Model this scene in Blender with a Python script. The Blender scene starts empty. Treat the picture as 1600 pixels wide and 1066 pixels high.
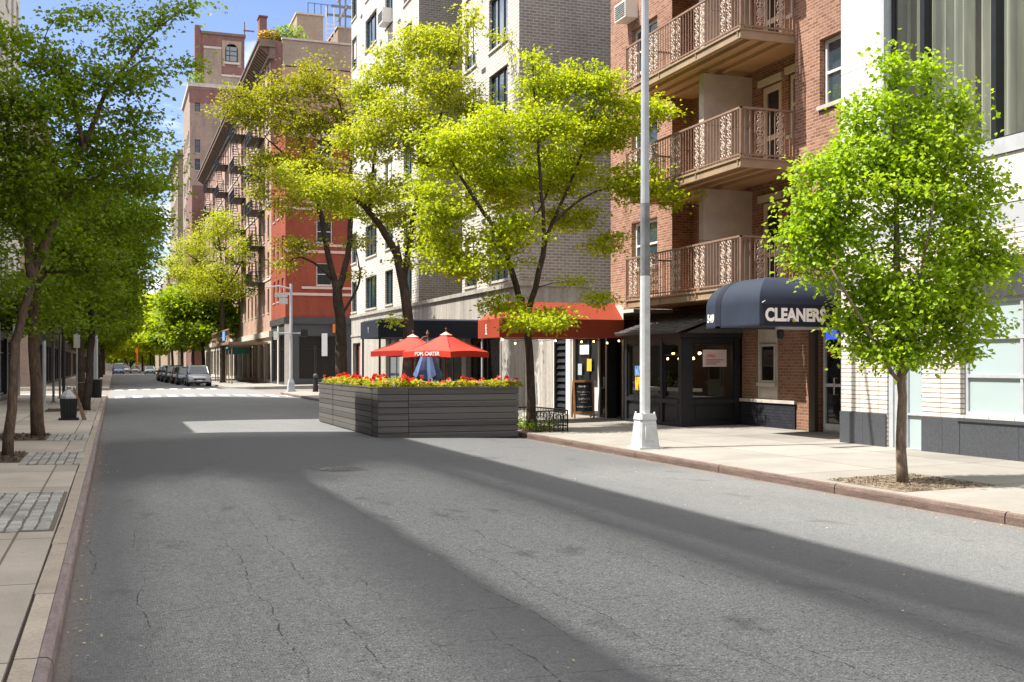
import bpy, math, random
import numpy as np
from mathutils import Vector, Matrix
R = math.radians
sc = bpy.context.scene
COL = sc.collection
random.seed(7)

# ---------------------------------------------------------------- survey of the street (metres)
# camera stands over the left kerb; X to the right across the street, Y along the street, Z up.
F, U0, H0 = 1750.0, 178.0, 1.65
YAW = math.atan(622.0 / F)
CY, SY = math.cos(YAW), math.sin(YAW)
def Yat(u, X):                       # where a sight line meets the plane X
    d = F * X / (CY * (u - U0)); return (d - X * SY) / CY
def Xat(u, Y):                       # where a sight line meets the plane Y
    k = u - U0; return k * CY * CY * Y / (F - k * CY * SY)
def Zat(v, X, Y): return H0 + (570 - v) * (CY * Y + SY * X) / F
KR, KL, KF = 9.1, -0.31, 7.6         # kerb lines: right, left, right beyond the crossing
SUN, SKY, EXPO = 4.5, .10, 1.17
def walk_z(X): return 0.05 + 0.02 * (X - KR)
def walk_zl(X): return 0.05 + 0.015 * (KL - X)
def road_z(X): return -0.08 * ((X - 4.4) / 4.7) ** 2

# ---------------------------------------------------------------- objects
LOC = {}
def tag(o, label, cat, group=None, kind=None):
    if label: o['label'] = label
    if cat: o['category'] = cat
    if group: o['group'] = group
    if kind: o['kind'] = kind
    return o
def thing(name, label, cat, loc=(0, 0, 0), group=None):
    o = bpy.data.objects.new(name, None); COL.objects.link(o)
    o.location = loc; o.empty_display_size = .3; LOC[o] = Vector(loc)
    return tag(o, label, cat, group)
def base_of(p):
    return LOC.get(p, Vector((0, 0, 0))) if p else Vector((0, 0, 0))
class MB:
    def __init__(s): s.v = []; s.f = []; s.m = []
    def vert(s, p): s.v.append(tuple(p)); return len(s.v) - 1
    def face(s, pts, mi=0):
        i = len(s.v); s.v.extend(tuple(p) for p in pts); s.f.append(tuple(range(i, i + len(pts)))); s.m.append(mi)
    def box(s, x0, x1, y0, y1, z0, z1, mi=0):
        i = len(s.v)
        s.v += [(x0,y0,z0),(x1,y0,z0),(x1,y1,z0),(x0,y1,z0),(x0,y0,z1),(x1,y0,z1),(x1,y1,z1),(x0,y1,z1)]
        for q in ((3,2,1,0),(4,5,6,7),(0,1,5,4),(1,2,6,5),(2,3,7,6),(3,0,4,7)):
            s.f.append(tuple(i + k for k in q)); s.m.append(mi)
    def hexa(s, p, mi=0):            # eight corners, bottom four then top four
        i = len(s.v); s.v += [tuple(q) for q in p]
        for q in ((3,2,1,0),(4,5,6,7),(0,1,5,4),(1,2,6,5),(2,3,7,6),(3,0,4,7)):
            s.f.append(tuple(i + k for k in q)); s.m.append(mi)
    def fbox(s, fr, a0, a1, b0, b1, d0, d1, mi=0):
        P = fr.p
        s.hexa([P(a0,b0,d0),P(a1,b0,d0),P(a1,b0,d1),P(a0,b0,d1),P(a0,b1,d0),P(a1,b1,d0),P(a1,b1,d1),P(a0,b1,d1)], mi)
    def tube(s, pts, rad, n=6, mi=0, cap=True, smoothring=None):
        pts = [Vector(p) for p in pts]
        if not hasattr(rad, '__len__'): rad = [rad] * len(pts)
        ref = None; rings = []
        for k, p in enumerate(pts):
            t = (pts[min(k+1, len(pts)-1)] - pts[max(k-1, 0)])
            t = t.normalized() if t.length > 1e-9 else Vector((0, 0, 1))
            if ref is None:
                ref = Vector((1, 0, 0)) if abs(t.x) < .8 else Vector((0, 1, 0))
            a = (ref - t * ref.dot(t)); a = a.normalized() if a.length > 1e-6 else t.orthogonal().normalized()
            ref = a; b = t.cross(a)
            i = len(s.v)
            for j in range(n):
                w = 2 * math.pi * j / n
                s.v.append(tuple(p + (a * math.cos(w) + b * math.sin(w)) * rad[k]))
            rings.append(i)
        for k in range(len(rings) - 1):
            for j in range(n):
                s.f.append((rings[k]+j, rings[k]+(j+1) % n, rings[k+1]+(j+1) % n, rings[k+1]+j)); s.m.append(mi)
        if cap:
            s.f.append(tuple(rings[0]+j for j in reversed(range(n)))); s.m.append(mi)
            s.f.append(tuple(rings[-1]+j for j in range(n))); s.m.append(mi)
    def lathe(s, c, prof, n=16, mi=0):
        c = Vector(c); s.tube([c + Vector((0, 0, z)) for r, z in prof], [r for r, z in prof], n, mi)
    def ball(s, c, r, n=8, m=6, mi=0, sz=1.0):
        c = Vector(c)
        s.tube([c + Vector((0, 0, -r * sz * math.cos(math.pi * k / m))) for k in range(m + 1)],
               [max(1e-4, r * math.sin(math.pi * k / m)) for k in range(m + 1)], n, mi)
    def build(s, name, mats, parent=None, smooth=False, loc=None):
        me = bpy.data.meshes.new(name)
        b = base_of(parent) if loc is None else Vector(loc)
        v = [(p[0]-b.x, p[1]-b.y, p[2]-b.z) for p in s.v]
        me.from_pydata(v, [], s.f)
        if isinstance(mats, str): mats = [mats]
        for m in mats: me.materials.append(M[m])
        if len(mats) > 1: me.polygons.foreach_set('material_index', s.m)
        if smooth: me.polygons.foreach_set('use_smooth', [True] * len(s.f))
        me.update()
        o = bpy.data.objects.new(name, me); COL.objects.link(o)
        if parent is not None: o.parent = parent; LOC[o] = b
        elif loc is not None: o.location = loc; LOC[o] = b
        return o
class Fr:                             # a wall's own frame: a along the wall, b up, d into the wall
    def __init__(s, O, u, n): s.O = Vector(O); s.u = Vector(u); s.n = Vector(n)
    def p(s, a, b, d=0): q = s.O + s.u * a - s.n * d; return Vector((q.x, q.y, q.z + b))
def FX(X): return Fr((X, 0, 0), (0, 1, 0), (-1, 0, 0))     # right hand facades, facing the street
def FL(X): return Fr((X, 0, 0), (0, 1, 0), (1, 0, 0))      # left hand facades
def FY(Y): return Fr((0, Y, 0), (1, 0, 0), (0, -1, 0))     # walls facing the viewer's end
def wall(mb, fr, A, B, ops=(), depth=.2, mi=0):
    xs = sorted({A[0], A[1], *[q for o in ops for q in o[:2]]}); zs = sorted({B[0], B[1], *[q for o in ops for q in o[2:4]]})
    for i in range(len(xs) - 1):
        j = 0
        while j < len(zs) - 1:
            x = (xs[i] + xs[i+1]) / 2
            hole = lambda z: any(o[0] < x < o[1] and o[2] < z < o[3] for o in ops)
            if hole((zs[j] + zs[j+1]) / 2): j += 1; continue
            k = j
            while k + 1 < len(zs) - 1 and not hole((zs[k+1] + zs[k+2]) / 2): k += 1
            mb.face([fr.p(xs[i], zs[j]), fr.p(xs[i+1], zs[j]), fr.p(xs[i+1], zs[k+1]), fr.p(xs[i], zs[k+1])], mi)
            j = k + 1
    for a0, a1, b0, b1 in [o[:4] for o in ops]:
        P = fr.p
        for (c, e) in (((a0,b0),(a1,b0)), ((a1,b0),(a1,b1)), ((a1,b1),(a0,b1)), ((a0,b1),(a0,b0))):
            mb.face([P(*c, 0), P(*e, 0), P(*e, depth), P(*c, depth)], mi)
def window(par, fr, a0, a1, b0, b1, d=.12, fm='frame_dark', gm='glass', bar=.05, vs=(), hs=(), sill=None, name='window', split=True, lintel=None, curtain=None):
    m = MB(); t = .06
    for q in ((a0, a0+bar, b0, b1), (a1-bar, a1, b0, b1), (a0+bar, a1-bar, b0, b0+bar), (a0+bar, a1-bar, b1-bar, b1)):
        m.fbox(fr, *q, d, d + t)
    for k in vs: x = a0 + (a1 - a0) * k; m.fbox(fr, x - bar*.4, x + bar*.4, b0 + bar, b1 - bar, d + .004, d + t - .004)
    for k in hs: z = b0 + (b1 - b0) * k; m.fbox(fr, a0 + bar, a1 - bar, z - bar*.4, z + bar*.4, d - .004, d + t)
    if sill: m.fbox(fr, a0 - .06, a1 + .06, b0 - .09, b0 - .003, -.06, d, 1)
    pane = [fr.p(a0+.01, b0+.01, d+.04), fr.p(a1-.01, b0+.01, d+.04), fr.p(a1-.01, b1-.01, d+.04), fr.p(a0+.01, b1-.01, d+.04)]
    if split:
        f = m.build(name, [fm, sill or fm], par)
        g = MB(); g.face(pane); g.build('pane', gm, f)
        if curtain:
            c = MB(); c.face([fr.p(a0+.03, b0+.03 + (b1-b0)*curtain[0], d+.035), fr.p(a1-.03, b0+.03 + (b1-b0)*curtain[0], d+.035), fr.p(a1-.03, b1-.03, d+.035), fr.p(a0+.03, b1-.03, d+.035)])
            c.build('blind', curtain[1], f)
        return f
    m.face(pane, 2)
    return m.build(name, [fm, sill or fm, gm], par)
def text(par, s, O, right, up, size, mt, name='lettering', off=.0, ext=.004, align='LEFT', stretch=1.0):
    c = bpy.data.curves.new('t', 'FONT'); c.body = s; c.size = size; c.offset = off; c.extrude = ext; c.align_x = align
    c.resolution_u = 3
    o = bpy.data.objects.new('t', c); COL.objects.link(o)
    dg = bpy.context.evaluated_depsgraph_get(); me = bpy.data.meshes.new_from_object(o.evaluated_get(dg))
    r = Vector(right).normalized(); u = Vector(up).normalized(); n = r.cross(u); O = Vector(O)
    mb = MB()
    for v in me.vertices: mb.v.append(tuple(O + r * v.co.x * stretch + u * v.co.y + n * v.co.z))
    for p in me.polygons: mb.f.append(tuple(p.vertices)); mb.m.append(0)
    bpy.data.objects.remove(o); bpy.data.meshes.remove(me); bpy.data.curves.remove(c)
    return mb.build(name, mt, par)

# ---------------------------------------------------------------- materials
M = {}
class NT:
    def __init__(s, name):
        s.m = bpy.data.materials.new(name); s.m.use_nodes = True; s.t = s.m.node_tree; s.t.nodes.clear(); M[name] = s.m
        s.out = s.t.nodes.new('ShaderNodeOutputMaterial')
    def n(s, typ, ins=None, **at):
        x = s.t.nodes.new('ShaderNode' + typ)
        for k, v in at.items(): setattr(x, k, v)
        for k, v in (ins or {}).items(): s.set(x, k, v)
        return x
    def set(s, x, k, v):
        i = x.inputs[k]
        if isinstance(v, bpy.types.NodeSocket): s.t.links.new(v, i)
        elif isinstance(v, bpy.types.Node): s.t.links.new(v.outputs[0], i)
        else:
            if hasattr(i.default_value, '__len__') and not hasattr(v, '__len__'): v = [v] * len(i.default_value)
            if hasattr(v, '__len__') and len(v) == 3 and len(i.default_value) == 4: v = (*v, 1)
            i.default_value = v
    def math(s, op, a, b=0.0, c=None, clamp=False):
        x = s.n('Math', {0: a, 1: b}, operation=op, use_clamp=clamp)
        if c is not None: s.set(x, 2, c)
        return x.outputs[0]
    def mix(s, f, a, b, mode='MIX'):
        x = s.n('Mix', data_type='RGBA', blend_type=mode, clamp_factor=True)
        s.set(x, 0, f); s.set(x, 6, a); s.set(x, 7, b); return x.outputs[2]
    def ramp(s, f, stops, interp='LINEAR'):
        x = s.n('ValToRGB', {0: f}); e = x.color_ramp.elements; x.color_ramp.interpolation = interp
        while len(e) < len(stops): e.new(.5)
        for q, (p, c) in zip(e, stops): q.position = p; q.color = (*c, 1) if hasattr(c, '__len__') else (c, c, c, 1)
        return x.outputs[0]
    def noise(s, vec, scale, detail=3.0, rough=.55, dist=0.0):
        x = s.n('TexNoise', {'Scale': scale, 'Detail': detail, 'Roughness': rough, 'Distortion': dist})
        if vec is not None: s.set(x, 'Vector', vec)
        return x.outputs[0]
    def maprange(s, v, a, b, c=0.0, d=1.0, smooth=True):
        x = s.n('MapRange', {0: v, 1: a, 2: b, 3: c, 4: d}, interpolation_type='SMOOTHSTEP' if smooth else 'LINEAR'); return x.outputs[0]
    def pos(s): return s.n('NewGeometry').outputs['Position']
    def obj(s): return s.n('TexCoord').outputs['Object']
    def xyz(s, v): return s.n('SeparateXYZ', {0: v}).outputs
    def comb(s, x, y, z): return s.n('CombineXYZ', {0: x, 1: y, 2: z}).outputs[0]
    def scale(s, v, k): return s.n('VectorMath', {0: v, 1: k}, operation='MULTIPLY').outputs[0]
    def bump(s, h, strength=.3, dist=.01): return s.n('Bump', {'Height': h, 'Strength': strength, 'Distance': dist}).outputs[0]
    def bsdf(s, col, rough=.7, metal=0.0, normal=None, spec=.5, **kw):
        b = s.n('BsdfPrincipled', {'Base Color': col, 'Roughness': rough, 'Metallic': metal, 'Specular IOR Level': spec})
        for k, v in kw.items(): s.set(b, k.replace('_', ' '), v)
        if normal is not None: s.set(b, 'Normal', normal)
        s.t.links.new(b.outputs[0], s.out.inputs[0]); return b
    def wallvec(s):                   # wall coordinates: along the wall, up
        g = s.n('NewGeometry'); p = s.xyz(g.outputs['Position']); nn = s.xyz(g.outputs['True Normal'])
        k = s.math('GREATER_THAN', s.math('ABSOLUTE', nn[0]), .5)
        u = s.n('Mix', {0: k, 2: p[0], 3: p[1]}, data_type='FLOAT').outputs[0]
        return s.comb(u, p[2], 0.0)

def plain(name, c, rough=.6, var=.18, scale=6.0, metal=0.0, bump=0.0, bscale=60.0, spec=.4, world=False):
    t = NT(name); v = t.pos() if world else t.obj()
    n = t.noise(v, scale, 5, .6)
    lo = tuple(max(0, q * (1 - var)) for q in c); hi = tuple(q * (1 + var) for q in c)
    col = t.ramp(n, [(.3, lo), (.7, hi)])
    nb = t.bump(t.noise(v, bscale, 4), bump, .01) if bump else None
    t.bsdf(col, t.maprange(n, .2, .8, rough * .85, min(1, rough * 1.15)), metal, nb, spec)
def brick(name, c1, c2, mortar, bw=.21, bh=.072, ms=.009, bump=.5, stain=.35, off=.5, rough=.85, msmooth=.15, patch=None):
    t = NT(name); v = t.wallvec()
    b = t.n('TexBrick', {'Vector': v, 'Color1': c1, 'Color2': c2, 'Mortar': mortar, 'Scale': 1.0, 'Mortar Size': ms, 'Mortar Smooth': msmooth, 'Bias': 0.0, 'Brick Width': bw, 'Row Height': bh}, offset=off)
    g = t.noise(t.pos(), 22.0, 4, .7)
    s = t.noise(t.scale(t.pos(), (1, 1, .35)), .9, 5, .65)
    col = t.mix(1.0, b.outputs[0], t.ramp(g, [(.2, .72), (.8, 1.22)]), 'MULTIPLY')
    col = t.mix(1.0, col, t.ramp(s, [(.25, 1 - stain), (.6, 1.0), (.8, 1 + stain * .35)]), 'MULTIPLY')
    h = t.math('ADD', t.math('MULTIPLY', b.outputs[1], -1.0), t.math('MULTIPLY', g, .25))
    t.bsdf(col, rough, 0, t.bump(h, bump, .012), .25)
def leafmat(name, c1, c2, tr, gloss=.35, tw=.5):
    t = NT(name); g = t.n('NewGeometry'); r = g.outputs['Random Per Island']
    w = t.noise(t.obj(), .8, 3)
    f = t.math('ADD', t.math('MULTIPLY', r, .7), t.math('MULTIPLY', t.math('SUBTRACT', w, .35), .8), clamp=True)
    col = t.mix(f, c1, c2)
    d = t.n('BsdfPrincipled', {'Base Color': col, 'Roughness': .5, 'Specular IOR Level': gloss})
    x = t.n('BsdfTranslucent', {'Color': t.mix(1.0, col, tr, 'MULTIPLY')})
    mx = t.n('MixShader', {0: tw, 1: d.outputs[0], 2: x.outputs[0]})
    t.t.links.new(mx.outputs[0], t.out.inputs[0])
# ---------------------------------------------------------------- material library
plain('frame_dark', (.018, .02, .024), .35, .1)
plain('frame_white', (.7, .68, .62), .5, .06)
plain('frame_alu', (.55, .57, .6), .35, .08, metal=.3)
plain('frame_bronze', (.05, .038, .03), .4, .1)
plain('iron_black', (.012, .012, .013), .5, .2)
plain('paint_black', (.016, .017, .019), .45, .25, 3.0, bump=.05)
plain('paint_grey', (.06, .06, .06), .5, .15)
plain('pole_grey', (.40, .42, .45), .45, .14, 2.0, bump=.04, bscale=30)
plain('pole_white', (.50, .515, .53), .5, .12, 5.0, bump=.06, bscale=25)
plain('pole_dark', (.17, .175, .18), .5, .3, 4.0)
plain('grit', (.13, .11, .085), .9, .3, 20)
plain('pole_iron', (.13, .125, .12), .6, .3, 8.0)
plain('white_paint', (.8, .79, .76), .5, .05)
plain('cream_trim', (.62, .57, .48), .6, .1)
plain('stone_trim', (.48, .44, .38), .75, .15, 2.0, bump=.1)
plain('pink_trim', (.62, .42, .36), .7, .1)
plain('rail_pale', (.52, .40, .32), .55, .1)
plain('rail_tan', (.25, .16, .115), .55, .15)
plain('slab_tan', (.31, .22, .14), .7, .18, 1.5, bump=.1, bscale=12, world=True)
plain('soffit', (.46, .30, .17), .75, .12, 1.0, world=True)
plain('stucco', (.50, .46, .41), .9, .14, 2.5, bump=.2, bscale=80, world=True)
plain('stucco_light', (.56, .53, .475), .9, .12, 1.2, bump=.15, bscale=60, world=True)
plain('roof_felt', (.09, .085, .08), .9, .2)
plain('cornice_brown', (.17, .12, .085), .7, .2, 1.0)
plain('navy_cloth', (.012, .016, .028), .8, .15, 1.2, bump=.12, bscale=5)
plain('navy_dome', (.018, .027, .048), .75, .2, 1.0, bump=.15, bscale=6)
plain('navy_band', (.008, .010, .022), .75, .15, 1.0)
plain('orange_cloth', (.27, .036, .011), .75, .12, .8, bump=.15, bscale=5)
plain('umbrella_red', (.72, .045, .026), .7, .1, 2.0, bump=.12, bscale=7)
plain('umbrella_pale', (.86, .47, .36), .7, .08, 2.0)
plain('umbrella_blue', (.085, .135, .27), .8, .12, 4.0)
plain('wood_red', (.2, .03, .018), .5, .2)
plain('wood_tan', (.40, .19, .07), .6, .25, 12.0)
plain('wood_old', (.22, .14, .09), .8, .3, 8.0)
plain('slate', (.016, .02, .019), .6, .25)
plain('chalk', (.6, .62, .58), .9, .1)
plain('letter_white', (.82, .78, .74), .6, .03)
plain('paper', (.75, .74, .7), .7, .05)
plain('paper_pink', (.62, .48, .45), .7, .05)
plain('poster_orange', (.85, .42, .03), .6, .15, 9.0)
plain('poster_blue', (.18, .38, .75), .6, .25, 9.0)
plain('banner_red', (.62, .06, .07), .7, .4, 7.0)
plain('teal', (.05, .3, .27), .6, .1)
plain('amber', (.75, .2, .02), .5, .1)
plain('tyre', (.012, .012, .012), .85, .2)
plain('rim', (.45, .46, .48), .35, .1, metal=.7)
plain('plastic_black', (.014, .015, .016), .55, .2)
plain('bag_white', (.42, .42, .41), .5, .1)
plain('chrome', (.6, .6, .6), .2, .05, metal=.9)
plain('tail_red', (.35, .01, .012), .2, .1)
plain('plate', (.75, .73, .6), .5, .05)
plain('red_bloom', (.72, .028, .022), .6, .25, 30)
plain('pink_bloom', (.8, .42, .33), .6, .2, 30)
plain('cream_bloom', (.85, .72, .45), .6, .2, 30)
plain('soil', (.05, .035, .025), .95, .3, 20)
plain('bush_green', (.05, .08, .025), .8, .4, 20)
plain('granite', (.065, .07, .08), .32, .35, 45.0, world=True, spec=.5)
plain('grey_panel', (.42, .43, .45), .4, .08, .6, world=True)
plain('white_panel', (.69, .67, .62), .55, .03, .5, world=True)
plain('frost', (.38, .455, .46), .25, .04, .7, world=True)
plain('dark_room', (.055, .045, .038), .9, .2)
plain('far_stone', (.38, .33, .27), .85, .2, .3, world=True)
plain('tank_wood', (.15, .1, .07), .8, .2)
plain('ivory', (.7, .66, .56), .6, .08)
plain('yellow_plant', (.5, .33, .05), .8, .3, 8)
brick('brick_red', (.23, .095, .058), (.39, .195, .125), (.41, .325, .255), bump=.5, stain=.3)
brick('brick_shop', (.20, .085, .05), (.30, .14, .085), (.28, .22, .17), bump=.5)
brick('brick_dark', (.05, .028, .022), (.085, .045, .034), (.07, .05, .04), bump=.5)
brick('brick_navy', (.018, .02, .028), (.03, .032, .042), (.012, .013, .018), bump=.6)
brick('brick_white', (.62, .585, .52), (.69, .655, .59), (.30, .26, .215), .34, .125, .016, .35, .18)
brick('brick_grey', (.25, .22, .185), (.33, .29, .245), (.50, .455, .395), .28, .105, .015, .5, .25)
brick('brick_paint', (.29, .068, .036), (.33, .08, .042), (.22, .038, .025), .25, .085, .006, .3, .25)
brick('brick_brown', (.42, .265, .20), (.54, .35, .265), (.33, .26, .2), .25, .085, .008, .3, .35)
brick('brick_tan', (.33, .26, .185), (.40, .32, .23), (.36, .3, .23), .25, .085, .008, .3, .3)
brick('brick_tower', (.30, .235, .18), (.37, .285, .22), (.28, .22, .18), .3, .1, .008, .3, .3)
brick('brick_rust', (.20, .10, .085), (.26, .13, .11), (.24, .15, .13), .3, .1, .008, .3, .3)
brick('brick_left', (.24, .17, .13), (.3, .21, .16), (.28, .23, .19), .25, .085, .008, .3, .3)
brick('tile_white', (.66, .62, .55), (.70, .66, .60), (.20, .13, .10), .56, .083, .008, .25, .05, 0.0, .4, .05)
def board(name, c, w=.145):
    t = NT(name); v = t.obj(); p = t.xyz(v)
    n = t.noise(t.scale(v, (1.2, 1.2, 22)), 1.6, 5, .6)
    k = t.math('ADD', t.math('FLOOR', t.math('DIVIDE', p[2], w)), t.math('MULTIPLY', t.n('NewGeometry').outputs['Random Per Island'], 37.0))
    r = t.n('TexWhiteNoise', {'W': k}, noise_dimensions='1D').outputs[0]
    f = t.math('ADD', t.math('MULTIPLY', n, .7), t.math('MULTIPLY', r, .5))
    col = t.ramp(f, [(.25, tuple(q * .6 for q in c)), (.75, tuple(q * 1.35 for q in c))])
    t.bsdf(col, .62, 0, t.bump(n, .25, .01), .4)
board('board_grey', (.092, .086, .079))
def concrete_band():
    t = NT('concrete_band'); v = t.pos()
    s = t.noise(t.scale(v, (2.2, 2.2, .16)), 1.3, 6, .7); n = t.noise(v, 9, 5)
    col = t.ramp(s, [(.3, (.22, .19, .16)), (.52, (.36, .33, .29)), (.75, (.50, .47, .42))])
    t.bsdf(t.mix(1.0, col, t.ramp(n, [(.2, .8), (.8, 1.15)]), 'MULTIPLY'), .85, 0, t.bump(n, .15, .01), .3)
concrete_band()
def bark(name, c):
    t = NT(name); v = t.scale(t.obj(), (1, 1, .22))
    n = t.noise(v, 26, 6, .7, .4); w = t.noise(t.obj(), 3, 3)
    col = t.ramp(n, [(.3, tuple(q * .4 for q in c)), (.62, tuple(q * 1.2 for q in c))])
    t.bsdf(t.mix(1.0, col, t.ramp(w, [(.3, .8), (.7, 1.3)]), 'MULTIPLY'), .9, 0, t.bump(n, .8, .02), .2)
bark('bark', (.15, .105, .075)); bark('bark_dark', (.075, .055, .042)); bark('bark_grey', (.22, .165, .125))
leafmat('leaf_fresh', (.20, .345, .014), (.46, .60, .035), (1.25, 1.2, .5))
leafmat('leaf_lime', (.25, .35, .008), (.54, .60, .02), (1.3, 1.2, .45))
leafmat('leaf_lime_pale', (.28, .355, .018), (.56, .60, .04), (1.2, 1.1, .5))
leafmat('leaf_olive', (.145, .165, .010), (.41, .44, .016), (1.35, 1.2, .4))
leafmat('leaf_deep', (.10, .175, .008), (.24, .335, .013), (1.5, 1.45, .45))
leafmat('leaf_far', (.15, .24, .010), (.32, .42, .018), (1.5, 1.4, .45))
leafmat('leaf_gold', (.33, .45, .012), (.60, .68, .03), (1.3, 1.2, .45))
leafmat('leaf_bed', (.20, .26, .015), (.58, .56, .05), (1.3, 1.2, .5))
leafmat('petal', (.74, .03, .02), (.82, .10, .07), (1.2, 1, 1), tw=.3)
leafmat('petal_pale', (.85, .36, .25), (.9, .75, .5), (1.1, 1, 1), tw=.3)

def glassmat(name, c=(.012, .016, .02), ior=1.65, rough=.03, wob=.02):
    t = NT(name); n = t.noise(t.pos(), 1.4, 2)
    t.bsdf(c, rough, 0, t.bump(n, wob, .3), .5, IOR=ior)
glassmat('glass'); glassmat('glass_blue', (.03, .05, .065), 2.0, .05); glassmat('glass_shop', (.012, .011, .010), 1.5)
glassmat('glass_car', (.012, .016, .022), 1.7, .03, 0.0); glassmat('glass_grey', (.2, .21, .22), 1.7, .08)
def clear(name, tint=(.78, .82, .79)):
    t = NT(name); g = t.n('NewGeometry'); dt = t.n('VectorMath', {0: g.outputs['Normal'], 1: g.outputs['Incoming']}, operation='DOT_PRODUCT').outputs['Value']
    f = t.math('ADD', t.math('MULTIPLY', t.math('POWER', t.math('SUBTRACT', 1.0, t.math('ABSOLUTE', dt)), 5.0), .9), .09)
    a = t.n('BsdfTransparent', {'Color': tint}); b = t.n('BsdfGlossy', {'Roughness': .02, 'Color': (.9, .95, .97)})
    t.t.links.new(t.n('MixShader', {0: f, 1: a.outputs[0], 2: b.outputs[0]}).outputs[0], t.out.inputs[0])
clear('glass_clear')
def lamp(name, c, k):
    t = NT(name); t.t.links.new(t.n('Emission', {'Color': c, 'Strength': k}).outputs[0], t.out.inputs[0])
lamp('bulb_warm', (1, .62, .25), 6.0); lamp('lens_orange', (1, .3, .03), 1.2); lamp('sign_blue', (.05, .12, 1), .55)
def curtain():
    t = NT('curtain'); n = t.noise(t.scale(t.pos(), (1, 1, .1)), 5, 3)
    c = t.ramp(n, [(.3, (.50, .50, .44)), (.7, (.84, .81, .71))])
    a = t.n('BsdfDiffuse', {'Color': c}); b = t.n('BsdfTranslucent', {'Color': c})
    t.t.links.new(t.n('MixShader', {0: .25, 1: a.outputs[0], 2: b.outputs[0]}).outputs[0], t.out.inputs[0])
curtain()
def paint(name, c, flake=.3):
    t = NT(name); n = t.noise(t.obj(), 4, 3)
    t.bsdf(t.ramp(n, [(.3, tuple(q * .9 for q in c)), (.7, tuple(q * 1.08 for q in c))]), .35, flake, None, .5, Coat_Weight=.8, Coat_Roughness=.06)

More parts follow.
